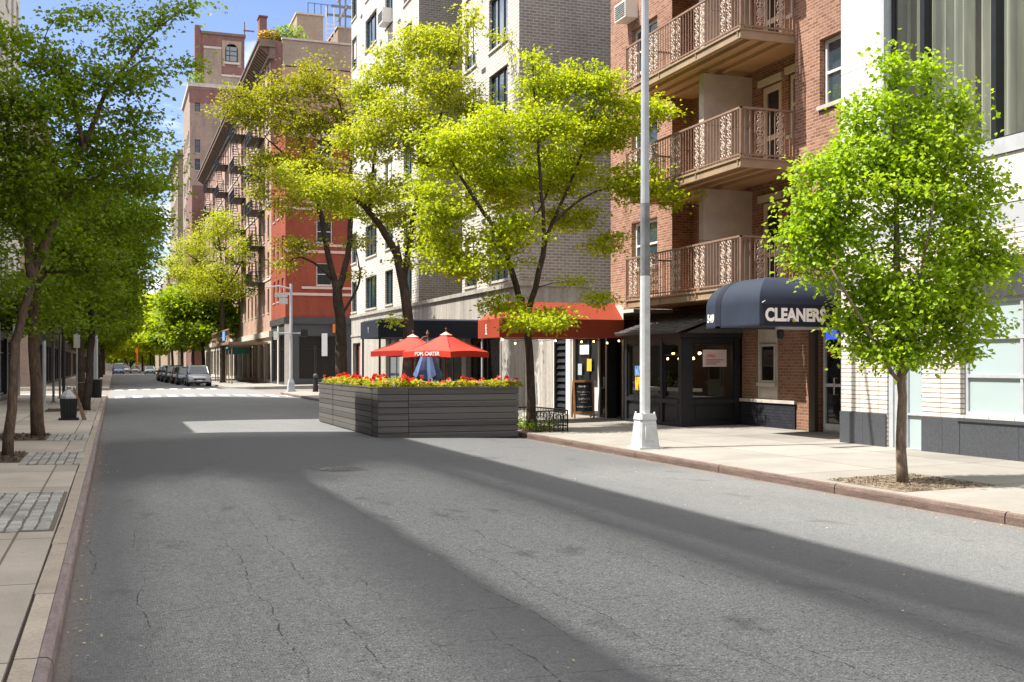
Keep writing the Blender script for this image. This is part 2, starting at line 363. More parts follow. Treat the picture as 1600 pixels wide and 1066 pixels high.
# ---- ground materials
def asphalt():
    t = NT('asphalt'); v = t.pos(); p = t.xyz(v)
    fine = t.noise(v, 80, 3, .75); mid = t.noise(v, 14, 5, .75); big = t.noise(t.scale(v, (1, .35, 1)), .55, 4, .6)
    vn = t.n('TexVoronoi', {'Vector': v, 'Scale': 62.0}, feature='F1'); vor = vn.outputs[0]; cell = t.xyz(vn.outputs['Color'])[0]
    wob = t.math('MULTIPLY', t.math('SUBTRACT', t.noise(t.scale(v, (1, .25, 1)), 1.2, 5, .65), .5), .42)
    x = t.math('ADD', p[0], wob)
    # wear across the lane: dark tyre tracks and seams, pale worn strips (fraction of 10 m)
    lane = t.ramp(t.math('DIVIDE', x, 10.0), [(0.0, .25), (.05, .8), (.16, .95), (.215, .3), (.262, .08), (.282, .95), (.40, .95), (.455, .6), (.485, .06), (.515, .30), (.535, .06), (.575, .1), (.62, .2), (.70, .34), (.9, .42)])
    near = t.maprange(t.math('ADD', p[1], t.math('MULTIPLY', t.math('SUBTRACT', big, .5), 6.0)), 18.6, 15.6, 0, 1)
    lit = t.maprange(x, 5.6, 6.3)                     # sunlit right lane: its paler tone is painted into the colour
    patch = t.maprange(p[1], 25.5, 28.0)                # paler tone further up the street
    wear = t.math('MAXIMUM', t.math('MULTIPLY', lane, near), t.math('MULTIPLY', patch, .40))
    wear = t.math('MULTIPLY', wear, t.ramp(big, [(.25, .7), (.75, 1.15)]), clamp=True)
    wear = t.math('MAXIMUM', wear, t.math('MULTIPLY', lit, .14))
    dark = t.mix(fine, (.060, .061, .064), (.118, .119, .122))
    pale = t.mix(t.ramp(fine, [(.32, 0), (.7, 1)]), (.165, .169, .162), (.42, .427, .405))
    pale = t.mix(t.math('MULTIPLY', t.ramp(vor, [(.25, 1), (.5, 0)]), t.ramp(cell, [(.6, 0), (.85, .95)])), pale, (.60, .595, .54))
    pale = t.mix(t.math('MULTIPLY', t.ramp(vor, [(.3, 1), (.55, 0)]), t.ramp(cell, [(.14, .95), (.40, 0)])), pale, (.055, .054, .052))
    col = t.mix(wear, dark, pale)
    col = t.mix(1.0, col, t.ramp(mid, [(.3, .88), (.7, 1.10)]), 'MULTIPLY')
    col = t.mix(t.math('MULTIPLY', t.maprange(p[1], 62.0, 63.0), t.maprange(p[1], 81.5, 80.5)), col, (.205, .20, .19))
    speck = t.ramp(t.n('TexVoronoi', {'Vector': v, 'Scale': 5.5}, feature='F1').outputs[0], [(.03, 1), (.06, 0)])
    col = t.mix(t.math('MULTIPLY', speck, t.math('MULTIPLY', near, .6)), col, (.55, .52, .42))
    # cracks: broken seams wandering along the street, faint ones across it
    gap = t.ramp(t.noise(v, 9.0, 4, .75), [(.45, 0), (.55, 1)])
    w1 = t.math('MULTIPLY', t.math('SUBTRACT', t.noise(t.scale(v, (.5, 1, 1)), .55, 5, .62), .5), .42)
    def seams(c, period, width):
        f = t.math('FRACT', t.math('DIVIDE', c, period)); d = t.math('ABSOLUTE', t.math('SUBTRACT', f, .5))
        return t.maprange(d, width/period, width*.35/period)
    c1 = t.math('MULTIPLY', seams(t.math('ADD', p[0], w1), .40, .008), t.ramp(t.noise(t.scale(v, (1, .3, 1)), 1.1, 2), [(.44, 0), (.56, .9)]))
    w2 = t.math('MULTIPLY', t.math('SUBTRACT', t.noise(t.scale(v, (1, .5, 1)), .55, 5, .62), .5), .5)
    c2 = t.math('MULTIPLY', seams(t.math('ADD', p[1], w2), .85, .012), t.ramp(t.noise(t.scale(v, (.4, 1, 1)), .8, 2), [(.44, 0), (.56, .6)]))
    crk = t.math('MULTIPLY', t.math('MULTIPLY', t.math('MAXIMUM', c1, c2), gap), t.math('MULTIPLY', t.maprange(p[1], 17.0, 9.0), t.maprange(p[0], 5.5, 4.6)))
    stain = t.math('MULTIPLY', t.ramp(t.noise(t.scale(v, (1, .55, 1)), 1.9, 3, .6), [(.60, 0), (.72, .5)]), t.maprange(p[1], 40.0, 20.0))
    col = t.mix(stain, col, (.065, .062, .06))
    col = t.mix(t.math('MULTIPLY', crk, .8), col, (.022, .021, .02))
    # rusty dirt along the kerbs
    dirt = t.math('MULTIPLY', t.math('MAXIMUM', t.maprange(p[0], -.14, -.30), t.maprange(p[0], 8.75, 9.05)), t.ramp(mid, [(.35, .1), (.6, 1)]))
    col = t.mix(t.math('MULTIPLY', dirt, .6), col, (.20, .135, .098))
    h = t.math('ADD', t.math('MULTIPLY', t.math('ADD', t.math('ADD', fine, mid), t.math('MULTIPLY', vor, -.8)), t.math('ADD', .35, wear)), t.math('MULTIPLY', crk, -1.5))
    t.bsdf(col, .85, 0, t.bump(h, .7, .014), .25)
asphalt()
def concrete(name, c, slab=(1.5, 1.5), off=0.0, joint=.012, ox=0.0):
    t = NT(name); v = t.pos(); p = t.xyz(v)
    fine = t.noise(v, 60, 4, .7); big = t.noise(v, .7, 5, .65)
    b = t.n('TexBrick', {'Vector': t.comb(t.math('ADD', p[1], .35), t.math('SUBTRACT', p[0], ox), 0.0), 'Color1': (.86, .86, .86, 1), 'Color2': (1.1, 1.1, 1.1, 1), 'Mortar': (.36, .33, .3, 1), 'Scale': 1.0, 'Mortar Size': joint, 'Mortar Smooth': .1, 'Bias': 0.0, 'Brick Width': slab[0], 'Row Height': slab[1]}, offset=off)
    col = t.mix(1.0, t.ramp(big, [(.25, tuple(q * .78 for q in c)), (.7, tuple(q * 1.12 for q in c))]), t.ramp(fine, [(.25, .82), (.75, 1.12)]), 'MULTIPLY')
    col = t.mix(1.0, col, b.outputs[0], 'MULTIPLY')
    sp = t.ramp(t.n('TexVoronoi', {'Vector': v, 'Scale': 3.1}, feature='F1').outputs[0], [(.02, 1), (.045, 0)])
    col = t.mix(t.math('MULTIPLY', sp, .55), col, (.07, .06, .055))
    t.bsdf(col, .85, 0, t.bump(t.math('ADD', fine, t.math('MULTIPLY', b.outputs[1], -1.5)), .25, .01), .3)
concrete('walk_right', (.275, .255, .225), (2.4, 1.75), ox=9.1); concrete('walk_left', (.45, .395, .33), (2.3, 1.6), ox=-.86 - 3.2)
def kerbsteel(name, c, c2, top=None):
    t = NT(name); v = t.pos(); n = t.noise(t.scale(v, (6, .8, 6)), 2.5, 5, .7); f = t.noise(v, 40, 4)
    col = t.mix(1.0, t.ramp(n, [(.3, c), (.7, c2)]), t.ramp(f, [(.3, .75), (.7, 1.2)]), 'MULTIPLY')
    if top: col = t.mix(t.math('GREATER_THAN', t.xyz(t.n('NewGeometry').outputs['True Normal'])[2], .97), col, t.mix(f, tuple(q*.7 for q in top), tuple(q*1.2 for q in top)))
    t.bsdf(col, .55, .1, t.bump(f, .25, .01), .4)
kerbsteel('kerb_purple', (.15, .11, .105), (.29, .23, .22)); kerbsteel('kerb_brown', (.095, .066, .055), (.21, .15, .125), (.30, .25, .205))
def stone(name, c, var):
    t = NT(name); g = t.n('NewGeometry').outputs['Random Per Island']; f = t.noise(t.pos(), 35, 5, .7); b = t.noise(t.pos(), 2.5, 4)
    col = t.mix(g, tuple(q * (1 - var) for q in c), tuple(q * (1 + var) for q in c))
    col = t.mix(1.0, col, t.ramp(f, [(.25, .7), (.75, 1.2)]), 'MULTIPLY'); col = t.mix(1.0, col, t.ramp(b, [(.3, .85), (.7, 1.1)]), 'MULTIPLY')
    t.bsdf(col, .8, 0, t.bump(f, .4, .01), .3)
stone('kerbstone', (.42, .36, .285), .14); stone('sett', (.37, .36, .33), .22); stone('pebble', (.19, .145, .10), .55); stone('litter', (.42, .36, .17), .5); stone('bark_chip', (.11, .075, .05), .6)
def whitepaint():
    t = NT('road_paint'); n = t.noise(t.pos(), 14, 5, .7)
    t.bsdf(t.ramp(n, [(.28, (.35, .34, .33)), (.42, (.60, .59, .57))]), .7)
whitepaint()
# ---------------------------------------------------------------- the setting
def struct(o): o['kind'] = 'structure'; return o
m = MB(); m.box(-1500, 1500, -300, 2500, -1.2, -1.0); struct(m.build('ground', 'soil'))
# road with its crown
m = MB(); xs = np.linspace(KL, KR, 15); ys = [-30, 0, 10, 20, 40, 64, 80, 120, 200, 400, 800]
for j in range(len(ys) - 1):
    for i in range(14):
        m.face([(xs[i], ys[j], road_z(xs[i])), (xs[i+1], ys[j], road_z(xs[i+1])), (xs[i+1], ys[j+1], road_z(xs[i+1])), (xs[i], ys[j+1], road_z(xs[i]))])
struct(m.build('road', 'asphalt', smooth=True))
m = MB()
for x0, x1 in ((KR, 140), (-140, KL)): m.face([(x0, 64, -.08), (x1, 64, -.08), (x1, 80, -.08), (x0, 80, -.08)])
struct(m.build('cross_street', 'asphalt'))
# crosswalk bars and stop bar at the crossing
m = MB()
for k in range(11):
    x = .05 + .88 * k; z0, z1 = road_z(x) + .005, road_z(x + .5) + .005
    m.face([(x, 60.9, z0), (x + .5, 60.9, z1), (x + .5, 64.3, z1), (x, 64.3, z0)])
for k in range(11):
    x = .05 + .88 * k
    if x > 7: break
    z0, z1 = road_z(x) + .005, road_z(x + .5) + .005
    m.face([(x, 78.6, z0), (x + .5, 78.6, z1), (x + .5, 80.6, z1), (x, 80.6, z0)])
struct(m.build('crosswalk', 'road_paint'))
# pavements: slabs with a slight fall to the kerb, clipped corners at the crossing
def pavement(name, pts, zf, mt):
    m = MB(); top = [(x, y, zf(x)) for x, y in pts]; m.face(top)
    n = len(pts)
    for i in range(n):
        a, b = top[i], top[(i+1) % n]; m.face([a, b, (b[0], b[1], -.4), (a[0], a[1], -.4)])
    return struct(m.build(name, mt))
def arc(cx, cy, r, a0, a1, n=7): return [(cx + r*math.cos(R(a0+(a1-a0)*k/n)), cy + r*math.sin(R(a0+(a1-a0)*k/n))) for k in range(n+1)]
KW = .075; FLW = .15
pavement('pavement_right', [(KR+KW, -30), (60, -30), (60, 67.5)] + arc(KR+2, 65.5, 2-KW, 90, 180), walk_z, 'walk_right')
pavement('pavement_left', [(KL-KW-FLW, -30), (KL-KW-FLW, 60.6), (KL-KW, 60.6)] + arc(KL-2, 62, 2-KW-.0, 0, 90) + [(-60, 64), (-60, -30)], walk_zl, 'walk_left')
pavement('pavement_far_right', [(KF, 300)] + arc(KF+3, 83, 3, 180, 270) + [(60, 80), (60, 300)], lambda x: .06 + .02*(x-KF), 'walk_right')
pavement('pavement_far_left', arc(KL-3, 83, 3, 270, 360) + [(KL, 300), (-60, 300), (-60, 80)], walk_zl, 'walk_left')
def kerb(name, x, s, mt, y0=-30, y1=61, r=3.0):
    m = MB(); prof = [(0, -.14), (0, .005), (.012, .04), (.032, .055), (KW, .058), (KW, -.14)]
    prof = [(x + s*a, b) for a, b in prof]
    ys = list(np.arange(y0, y1, 3.05)) + [y1]
    for j in range(len(ys)-1):
        g = .008
        for i in range(5): m.face([(prof[i][0], ys[j]+g, prof[i][1]), (prof[i][0], ys[j+1]-g, prof[i][1]), (prof[i+1][0], ys[j+1]-g, prof[i+1][1]), (prof[i+1][0], ys[j]+g, prof[i+1][1])])
    cx, cy = x + s*r, y1               # round the corner
    for k in range(8):
        for i in range(5):
            q = []
            for a, pr in ((k, i), (k+1, i), (k+1, i+1), (k, i+1)):
                w = R(90 * a / 8); rr = r - abs(prof[pr][0] - x)
                q.append((cx - s*rr*math.cos(w), cy + rr*math.sin(w), prof[pr][1]))
            m.face(q)
    for k in range(1): m.box(min(cx, cx + s*60), max(cx, cx + s*60), y1+r-KW, y1+r, -.14, .056)
    return struct(m.build(name, mt, smooth=False))
kerb('kerb_right', KR, 1, 'kerb_brown', -30, 65.5, 2.0); kerb('kerb_left', KL, -1, 'kerb_purple', -30, 62, 2.0)
# stone flags behind the left kerb, with an open wandering joint
random.seed(3); m = MB(); y = -6.0
while y < 60.5:
    L = random.uniform(1.5, 2.6); w = random.uniform(.118, .132); x1 = KL - KW - .004
    m.hexa([(x1-w, y, -.1), (x1, y, -.1), (x1, y+L-.022, -.1), (x1-w+random.uniform(-.012,.012), y+L-.022, -.1), (x1-w, y, .062), (x1, y, .06), (x1, y+L-.022, .06), (x1-w+random.uniform(-.012,.012), y+L-.022, .063)]); y += L
struct(m.build('kerb_flags', 'kerbstone'))
m = MB(); m.face([(KL-KW-FLW-.05, -30, .03), (KL-KW, -30, .03), (KL-KW, 60.5, .03), (KL-KW-FLW-.05, 60.5, .03)]); struct(m.build('joint_filling', 'soil'))
# granite setts beside the left tree pits
def setts(name, x0, x1, y0, y1, w=.135, l=.21, skip=0):
    m = MB(); i = 0; x = x0
    while x < x1 - .05:
        y = y0 - random.uniform(0, .15)
        while y < y1 - .1:
            ll = l * random.uniform(.8, 1.15); ww = w * random.uniform(.94, 1.0) - .014; z = walk_zl(x) + random.uniform(.008, .02)
            a, b = max(y, y0), min(y + ll - .02, y1)
            if b - a > .08:
                q = .012; j = lambda: random.uniform(-.006, .006)
                lo = [(x+j(), a+j()), (x+ww+j(), a+j()), (x+ww+j(), b+j()), (x+j(), b+j())]
                cx, cy = x + ww/2, (a + b)/2
                hi = [(p+(q if p < cx else -q), r+(q if r < cy else -q)) for p, r in lo]
                m.hexa([(*p, z-.1) for p in lo] + [(*p, z-.012) for p in lo]); m.hexa([(*p, z-.012) for p in lo] + [(*p, z) for p in hi])
            y += ll
        x += w
    struct(m.build(name, 'sett'))
    d = MB(); z = walk_zl(x0) + .006; d.face([(x0, y0, z), (x1, y0, walk_zl(x1)+.004), (x1, y1, walk_zl(x1)+.004), (x0, y1, z)]); struct(d.build(name + '_bed', 'grit'))
XL = KL - KW - FLW - .01
setts('sett_paving', -2.6, XL, 11.6, 15.1); setts('sett_paving', -1.42, XL, 19.2, 21.9); setts('sett_paving', -1.32, XL, 25.3, 27.6); setts('sett_paving', -1.3, XL, 40.5, 42.5)
def mulch(name, x0, x1, y0, y1, zf, mt, n, size, bump=.03):
    m = MB(); nx, ny = 16, 16; rnd = random.Random(n)
    g = [[(x0+(x1-x0)*i/nx, y0+(y1-y0)*j/ny, zf(x0+(x1-x0)*i/nx) + (.005 if i in (0, nx) or j in (0, ny) else .006+rnd.uniform(0, bump))) for j in range(ny+1)] for i in range(nx+1)]
    for i in range(nx):
        for j in range(ny): m.face([g[i][j], g[i+1][j], g[i+1][j+1], g[i][j+1]])
    for _ in range(n):
        x, y = rnd.uniform(x0+.03, x1-.03), rnd.uniform(y0+.03, y1-.03); s = size*rnd.uniform(.5, 1.3); z = zf(x)+rnd.uniform(.006, bump)
        p = [(x+rnd.uniform(-s, s), y+rnd.uniform(-s, s), z+rnd.uniform(-.3, .6)*s) for _ in range(4)]
        c = (x, y, z + s*.7); 
        for k in range(4): m.face([p[k], p[(k+1) % 4], c])
    o = m.build(name, mt); o['kind'] = 'stuff'; return o
mulch('gravel', 9.32, 10.75, 11.55, 13.2, walk_z, 'pebble', 3400, .016, .014)
mulch('bark_mulch', -3.0, -1.44, 19.7, 21.9, walk_zl, 'bark_chip', 900, .03)
mulch('bark_mulch', -2.7, -1.34, 25.3, 27.6, walk_zl, 'bark_chip', 700, .03)
mulch('bark_mulch', -2.2, -1.0, 40.5, 42.5, lambda x: walk_zl(x)+.004, 'bark_chip', 400, .03)
mulch('bark_mulch', 9.3, 10.1, 24.6, 26.8, walk_z, 'bark_chip', 500, .03)
# manhole cover in the lane
t = thing('manhole_cover', 'round iron manhole cover set in the dark asphalt of the lane', 'manhole', (3.45, 17.6, road_z(3.45)))
m = MB(); c = Vector((3.45, 17.6, road_z(3.45)))
m.tube([c + Vector((0, 0, -.02)), c + Vector((0, 0, .006))], .40, 32)
m.build('rim', 'pole_iron', t)
m = MB(); m.tube([c + Vector((0, 0, -.01)), c + Vector((0, 0, .013))], .335, 32)
for i in range(-4, 5):
    for j in range(-4, 5):
        if i*i + j*j < 17: m.box(c.x+i*.068-.02, c.x+i*.068+.02, c.y+j*.068-.02, c.y+j*.068+.02, c.z+.012, c.z+.02)
m.build('lid', 'pole_iron', t)

# ---------------------------------------------------------------- light, sky, camera
EL = 58.0; sd = Vector((-.958 * math.cos(R(EL)), .287 * math.cos(R(EL)), math.sin(R(EL)))).normalized()
L = bpy.data.lights.new('sun', 'SUN'); L.energy = SUN; L.angle = R(.5); L.color = (1.0, .96, .885)
o = bpy.data.objects.new('sun', L); COL.objects.link(o); o.rotation_euler = sd.to_track_quat('Z', 'Y').to_euler(); o.location = (-20, 10, 40)
w = bpy.data.worlds.new('World'); sc.world = w; w.use_nodes = True; nt = w.node_tree; nt.nodes.clear()
def wn(typ, **at):
    x = nt.nodes.new('ShaderNode' + typ)
    for k, v in at.items(): setattr(x, k, v)
    return x
sky = wn('TexSky', sky_type='NISHITA', sun_disc=False, sun_elevation=R(EL), sun_rotation=math.atan2(sd.x, sd.y), altitude=0, air_density=1.0, dust_density=.4, ozone_density=2.0)
tc = wn('TexCoord'); sp = wn('SeparateXYZ'); nt.links.new(tc.outputs['Generated'], sp.inputs[0])
dz = wn('Math', operation='ADD'); nt.links.new(sp.outputs[2], dz.inputs[0]); dz.inputs[1].default_value = .12
dv = wn('VectorMath', operation='DIVIDE'); cb = wn('CombineXYZ'); nt.links.new(tc.outputs['Generated'], dv.inputs[0])
for k in range(3): nt.links.new(dz.outputs[0], cb.inputs[k])
nt.links.new(cb.outputs[0], dv.inputs[1])
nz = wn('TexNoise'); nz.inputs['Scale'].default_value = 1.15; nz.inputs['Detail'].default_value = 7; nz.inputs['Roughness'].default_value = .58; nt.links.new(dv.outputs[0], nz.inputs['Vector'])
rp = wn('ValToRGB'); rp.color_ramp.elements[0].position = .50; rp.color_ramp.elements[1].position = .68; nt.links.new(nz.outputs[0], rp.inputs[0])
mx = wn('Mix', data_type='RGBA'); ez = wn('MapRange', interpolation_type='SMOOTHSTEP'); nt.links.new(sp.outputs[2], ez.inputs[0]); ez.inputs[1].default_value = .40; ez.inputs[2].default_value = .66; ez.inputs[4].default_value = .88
mm = wn('Math', operation='MAXIMUM'); nt.links.new(rp.outputs[0], mm.inputs[0]); nt.links.new(ez.outputs[0], mm.inputs[1])      # unseen bright cloud deck overhead, added for fill light
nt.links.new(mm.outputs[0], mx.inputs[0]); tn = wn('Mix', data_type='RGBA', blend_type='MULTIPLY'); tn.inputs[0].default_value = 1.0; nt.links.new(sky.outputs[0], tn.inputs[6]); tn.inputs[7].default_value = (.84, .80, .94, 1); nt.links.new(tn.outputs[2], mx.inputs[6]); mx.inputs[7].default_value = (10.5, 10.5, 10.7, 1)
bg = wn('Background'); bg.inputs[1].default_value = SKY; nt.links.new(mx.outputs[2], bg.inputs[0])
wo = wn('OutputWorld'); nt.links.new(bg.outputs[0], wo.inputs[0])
cam = bpy.data.cameras.new('camera'); co = bpy.data.objects.new('camera', cam); COL.objects.link(co); sc.camera = co
co.location = (0, 0, H0); co.rotation_euler = (R(90), 0, -YAW); cam.sensor_width = 36; cam.lens = F / 1600 * 36
cam.shift_y = 37 / 1600; cam.clip_end = 5000; cam.clip_start = .05
sc.view_settings.view_transform = 'Standard'; sc.view_settings.look = 'None'; sc.view_settings.exposure = EXPO; sc.view_settings.gamma = 1
sc.cycles.max_bounces = 8; sc.cycles.diffuse_bounces = 3; sc.cycles.glossy_bounces = 3; sc.cycles.transmission_bounces = 4; sc.cycles.transparent_max_bounces = 8
sc.cycles.caustics_reflective = False; sc.cycles.caustics_refractive = False; sc.cycles.sample_clamp_indirect = 6
sc.cycles.use_denoising = True
# ---------------------------------------------------------------- white panelled building, right edge
XW = 13.4; fw = FX(XW); yw = lambda u: Yat(u, XW)
W = thing('white_building', 'white tiled and panelled building with frosted panes and a tall curtained window', 'building', (XW, 12, 0))
d0, d1 = yw(1441), yw(1386); w0, w1 = yw(1500) - 4.9, yw(1500); YE = yw(1314)
up0, up1 = yw(1383) - 9.0, yw(1383)
m = MB(); wall(m, fw, (-12, YE), (.05, 3.88), [(d0, d1, .05, 2.85), (w0, w1, .80, 3.32), (w0 - 6, w0 - .5, .80, 3.32)], .22)
m.build('wall', 'tile_white', W)
m = MB(); m.fbox(fw, -12, YE, 3.884, 4.236, .012, .3); m.build('grey_band', 'grey_panel', W)
m = MB()
for a, b in ((-12, -7.5), (-7.5, -3), (-3, 1.5), (1.5, 5.2), (5.2, 8.9), (8.9, 12.6), (12.6, up1 + .12), (up1 + .12, YE)):
    m.fbox(fw, a + .009, b - .009, 4.24, 5.02 if b < up1 + .2 else 7.3, 0, .3)
m.fbox(fw, up1 + .126, YE - .006, 7.312, 10.4, 0, .3); m.fbox(fw, up1 + .126, YE - .006, 10.412, 15.5, 0, .3)
m.fbox(fw, -12, up1 + .12, 11.0, 15.5, 0, .3)
m.fbox(fw, up1 + .1, YE, 4.24, 15.4, .304, .32); m.fbox(fw, -12, up1 + .1, 4.24, 5.1, .304, .32)
m.build('upper_panels', 'white_panel', W)
m = MB(); m.fbox(fw, up0, up1 + .11, 5.03, 5.28, -.035, .2); m.fbox(fw, up1, up1 + .11, 5.28, 11, -.03, .2); m.build('window_surround', 'frame_alu', W)
f = window(W, fw, up0, up1, 5.284, 10.99, .14, 'frame_dark', 'glass_clear', .06, ())
g = MB()
for u in (1435, 1546, 1664, 1790): y = yw(u); g.fbox(fw, y - .055, y + .055, 5.32, 10.95, .08, .25)
g.build('mullion', 'frame_dark', f)
c = MB(); n = 420; cx = lambda k: XW + .55 + .10 * math.sin(k * .55 + 1.3 * math.sin(k * .11)) + .03 * math.sin(k * .23 + 1)
ys = [up0 + (up1 - up0) * k / n for k in range(n + 1)]
for k in range(n):
    if 0.885 < k / n < .905 or .965 < k / n < .99 or .80 < k/n < .815: continue
    c.face([(cx(k), ys[k], 5.3), (cx(k+1), ys[k+1], 5.3), (cx(k+1), ys[k+1], 11), (cx(k), ys[k], 11)])
c.build('curtain', 'curtain', f)
m = MB(); m.box(XW + 2.5, XW + 2.6, up0, up1, 5, 11); m.box(XW + .3, XW + 2.5, up0, up1, 5.1, 5.2); m.box(XW + .3, XW + 2.5, up1 + .02, up1 + .1, 5, 11); m.box(XW+.35, XW+2.6, up0, up1, 11, 11.1)
m.build('room', 'stucco', W)
m = MB()
for a, b in ((d1 + .01, d1 + (YE-d1)*.48), (d1 + (YE-d1)*.48 + .006, YE), (w1 - .02, w1 + (d0-w1)*.42), (w1 + (d0-w1)*.42 + .006, d0 - .01)): m.fbox(fw, a, b, .02, .74, -.03, .1)
for k in range(5): m.fbox(fw, w1 - .026 - (k+1)*1.3, w1 - .026 - k*1.3 - .006, .02, .70, -.03, .1)
m.fbox(fw, w1 - 6.6, w1 + .02, .703, .76, -.055, .2)
m.build('plinth', 'granite', W)
window(W, fw, w0, w1, .80, 2.75, .10, 'frame_alu', 'frost', .07, (.245, .5, .745), (.34, .665))
m = MB(); m.fbox(fw, w0, w1, 2.752, 3.318, .05, .2); m.build('sign_panel', 'paint_grey', W)
m = MB(); m.fbox(fw, w0 - .05, w1 + .05, 3.32, 3.38, -.04, .05); m.build('lintel', 'frame_bronze', W)
window(W, fw, w0 - 6, w0 - .5, .80, 3.3, .10, 'frame_alu', 'frost', .07, (.25, .5, .75), (.28, .56))
dr = window(W, fw, d0 + .0, d1 - .34, .10, 2.84, .14, 'frame_alu', 'frost', .05, (), (.24,), name='door')
m = MB(); q = fw.p(d0 + .12, 1.1, .12); m.ball(q, .03); m.build('handle', 'iron_black', dr)
m = MB(); m.fbox(fw, d1 - .34, d1 - .24, .08, 2.84, .02, .2); m.fbox(fw, d1 - .235, d1 - .13, .08, 2.84, .06, .2); m.fbox(fw, d1 - .125, d1 - .005, .08, 2.84, .03, .2); m.build('door_frame', 'frame_alu', W)
m = MB(); m.box(XW + .33, 30, -12, YE - .01, 0, 4.2); m.box(XW + 2.7, 30, -12, YE - .01, 4.2, 15.4); m.box(XW+.33, 30, YE-.3, YE-.01, 4.2, 15.4); m.box(XW + .1, 30, -12, YE, 15.4, 15.6); m.build('back_wall', 'stucco_light', W)

# ---------------------------------------------------------------- red brick apartment house with iron balconies
XR = 14.7; XB = 13.27; XQ = 15.35; fr = FX(XR); fq = FX(XQ); Y0, Y1, Y2 = 22.0, 28.0, 32.1
Rb = thing('brick_apartment_house', 'red brick apartment house with tan balconies of scrolled iron railings', 'building', (XR, 25, 0))
FL3 = [3.41, 6.31, 9.21, 12.11]
def rw(u): return Yat(u, XR)
lw = [(rw(1020), rw(979))]; lo = []
for z in FL3: lo.append((28.9, 30.6, z + 1.0, z + 2.5))
ro = [(20.15, 21.05, z + 1.02, z + 2.52) for z in FL3]
m = MB(); wall(m, fr, (Y1, Y2), (3.2, 17), lo, .25); wall(m, fr, (18.0, Y0), (3.2, 17), ro, .25)
m.face([(XR, Y1, 3.2), (XQ, Y1, 3.2), (XQ, Y1, 17), (XR, Y1, 17)]); m.face([(XR, Y0, 3.2), (XQ, Y0, 3.2), (XQ, Y0, 17), (XR, Y0, 17)])
qo = []
for z in FL3: qo += [(22.35, 23.25, z + .85, z + 2.35), (23.55, 24.45, z + .02, z + 2.3), (26.0, 26.95, z + .02, z + 2.3)]
wall(m, fq, (Y0, Y1), (3.2, 17), qo, .2)
m.box(XQ + .25, 30, 18.0, Y2, 3.0, 17.0); m.face([(XR, Y2, 0), (30, Y2, 0), (30, Y2, 17), (XR, Y2, 17)])
m.build('wall', 'brick_red', Rb)
# terracotta-toned relief panels of brick beside the openings, stone sills
for a0, a1, b0, b1 in lo: window(Rb, fr, a0 + .02, a1 - .02, b0 + .1, b1 - .02, .13, 'frame_white', 'glass_blue', .07, (.5,), (.5,), sill='stone_trim')
for a0, a1, b0, b1 in ro: window(Rb, fr, a0 + .02, a1 - .02, b0 + .02, b1 - .02, .13, 'frame_white', 'glass_blue', .07, (), (.5,), sill='stone_trim')
for i, (a0, a1, b0, b1) in enumerate(qo):
    if i % 3 == 0:
        window(Rb, fq, a0 + .03, a1 - .03, b0 + .02, b1 - .03, .04, 'cream_trim', 'glass', .11, (), (.5,), sill='stone_trim')
    else:
        d = window(Rb, fq, a0 + .03, a1 - .03, b0 + .03, b1 - .03, .04, 'cream_trim', 'glass', .15, (), (.42,), name='balcony_door')
        h = MB(); h.ball(fq.p(a0 + .14, b0 + 1.0, .02), .035); h.build('handle', 'chrome', d)
    c = MB(); c.fbox(fq, a0 - .08, a1 + .08, b1, b1 + .17, -.07, .03); c.build('lintel', 'cream_trim', Rb)
# air conditioner in the left bay
m = MB(); q0, q1 = rw(997), rw(980); m.fbox(fr, q0, q1, 11.98, 12.5, -.42, .1); ac = m.build('air_conditioner', 'frame_white', Rb)
m = MB()
for k in range(7): m.fbox(fr, q0 + .04, q1 - .04, 12.03 + k*.062, 12.06 + k*.062, -.43, -.41)
m.build('vent_grille', 'paint_grey', ac)
# divider walls of pale stone on the balconies
m = MB()
for z in FL3:
    m.box(13.95, XQ, 24.88, 25.12, z + .012, z + 1.36); m.box(13.95, XQ, 24.88, 25.12, z + 1.372, z + 2.66)
m.build('divider_wall', 'stucco', Rb)
def scroll(mb, c, r, u, up, t=.012, n=12, a0=0, a1=360):
    pts = [Vector(c) + Vector(u) * (r * math.cos(R(a0 + (a1-a0)*k/n))) + Vector(up) * (r * math.sin(R(a0+(a1-a0)*k/n))) for k in range(n + 1)]
    mb.tube(pts, t, 4, 0, False)
def ornament(mb, x, y, z, u, h=1.02):
    up = (0, 0, 1); u = Vector(u)
    for zc, r in ((z + h*.30, .085), (z + h*.70, .085)):
        scroll(mb, (x, y, zc), r, u, up, .013); scroll(mb, (x, y, zc), r*.52, u, up, .011, 8)
        for s in (-1, 1):
            scroll(mb, Vector((x, y, zc + r*1.55)) + u*s*.035, .035, u, up, .011, 8); scroll(mb, Vector((x, y, zc - r*1.55)) + u*s*.035, .035, u, up, .011, 8)
            mb.tube([Vector((x, y, zc)) + u*s*.01, Vector((x, y, zc)) + u*s*r*.7 + Vector((0, 0, r*.7))], .009, 4, 0, False)
            mb.tube([Vector((x, y, zc)) + u*s*.01, Vector((x, y, zc)) + u*s*r*.7 - Vector((0, 0, r*.7))], .009, 4, 0, False)
        mb.ball((x, y, zc), .026, 6, 4)
    for zc in (z + h*.06, z + h*.5, z + h*.93):
        for s in (-1, 1): scroll(mb, Vector((x, y, zc)) + u*s*.05, .045, u, up, .012, 8)
        mb.ball((x, y, zc), .03, 6, 4)
    mb.tube([(x, y, z + .02), (x, y, z + h)], .010, 4, 0, False)
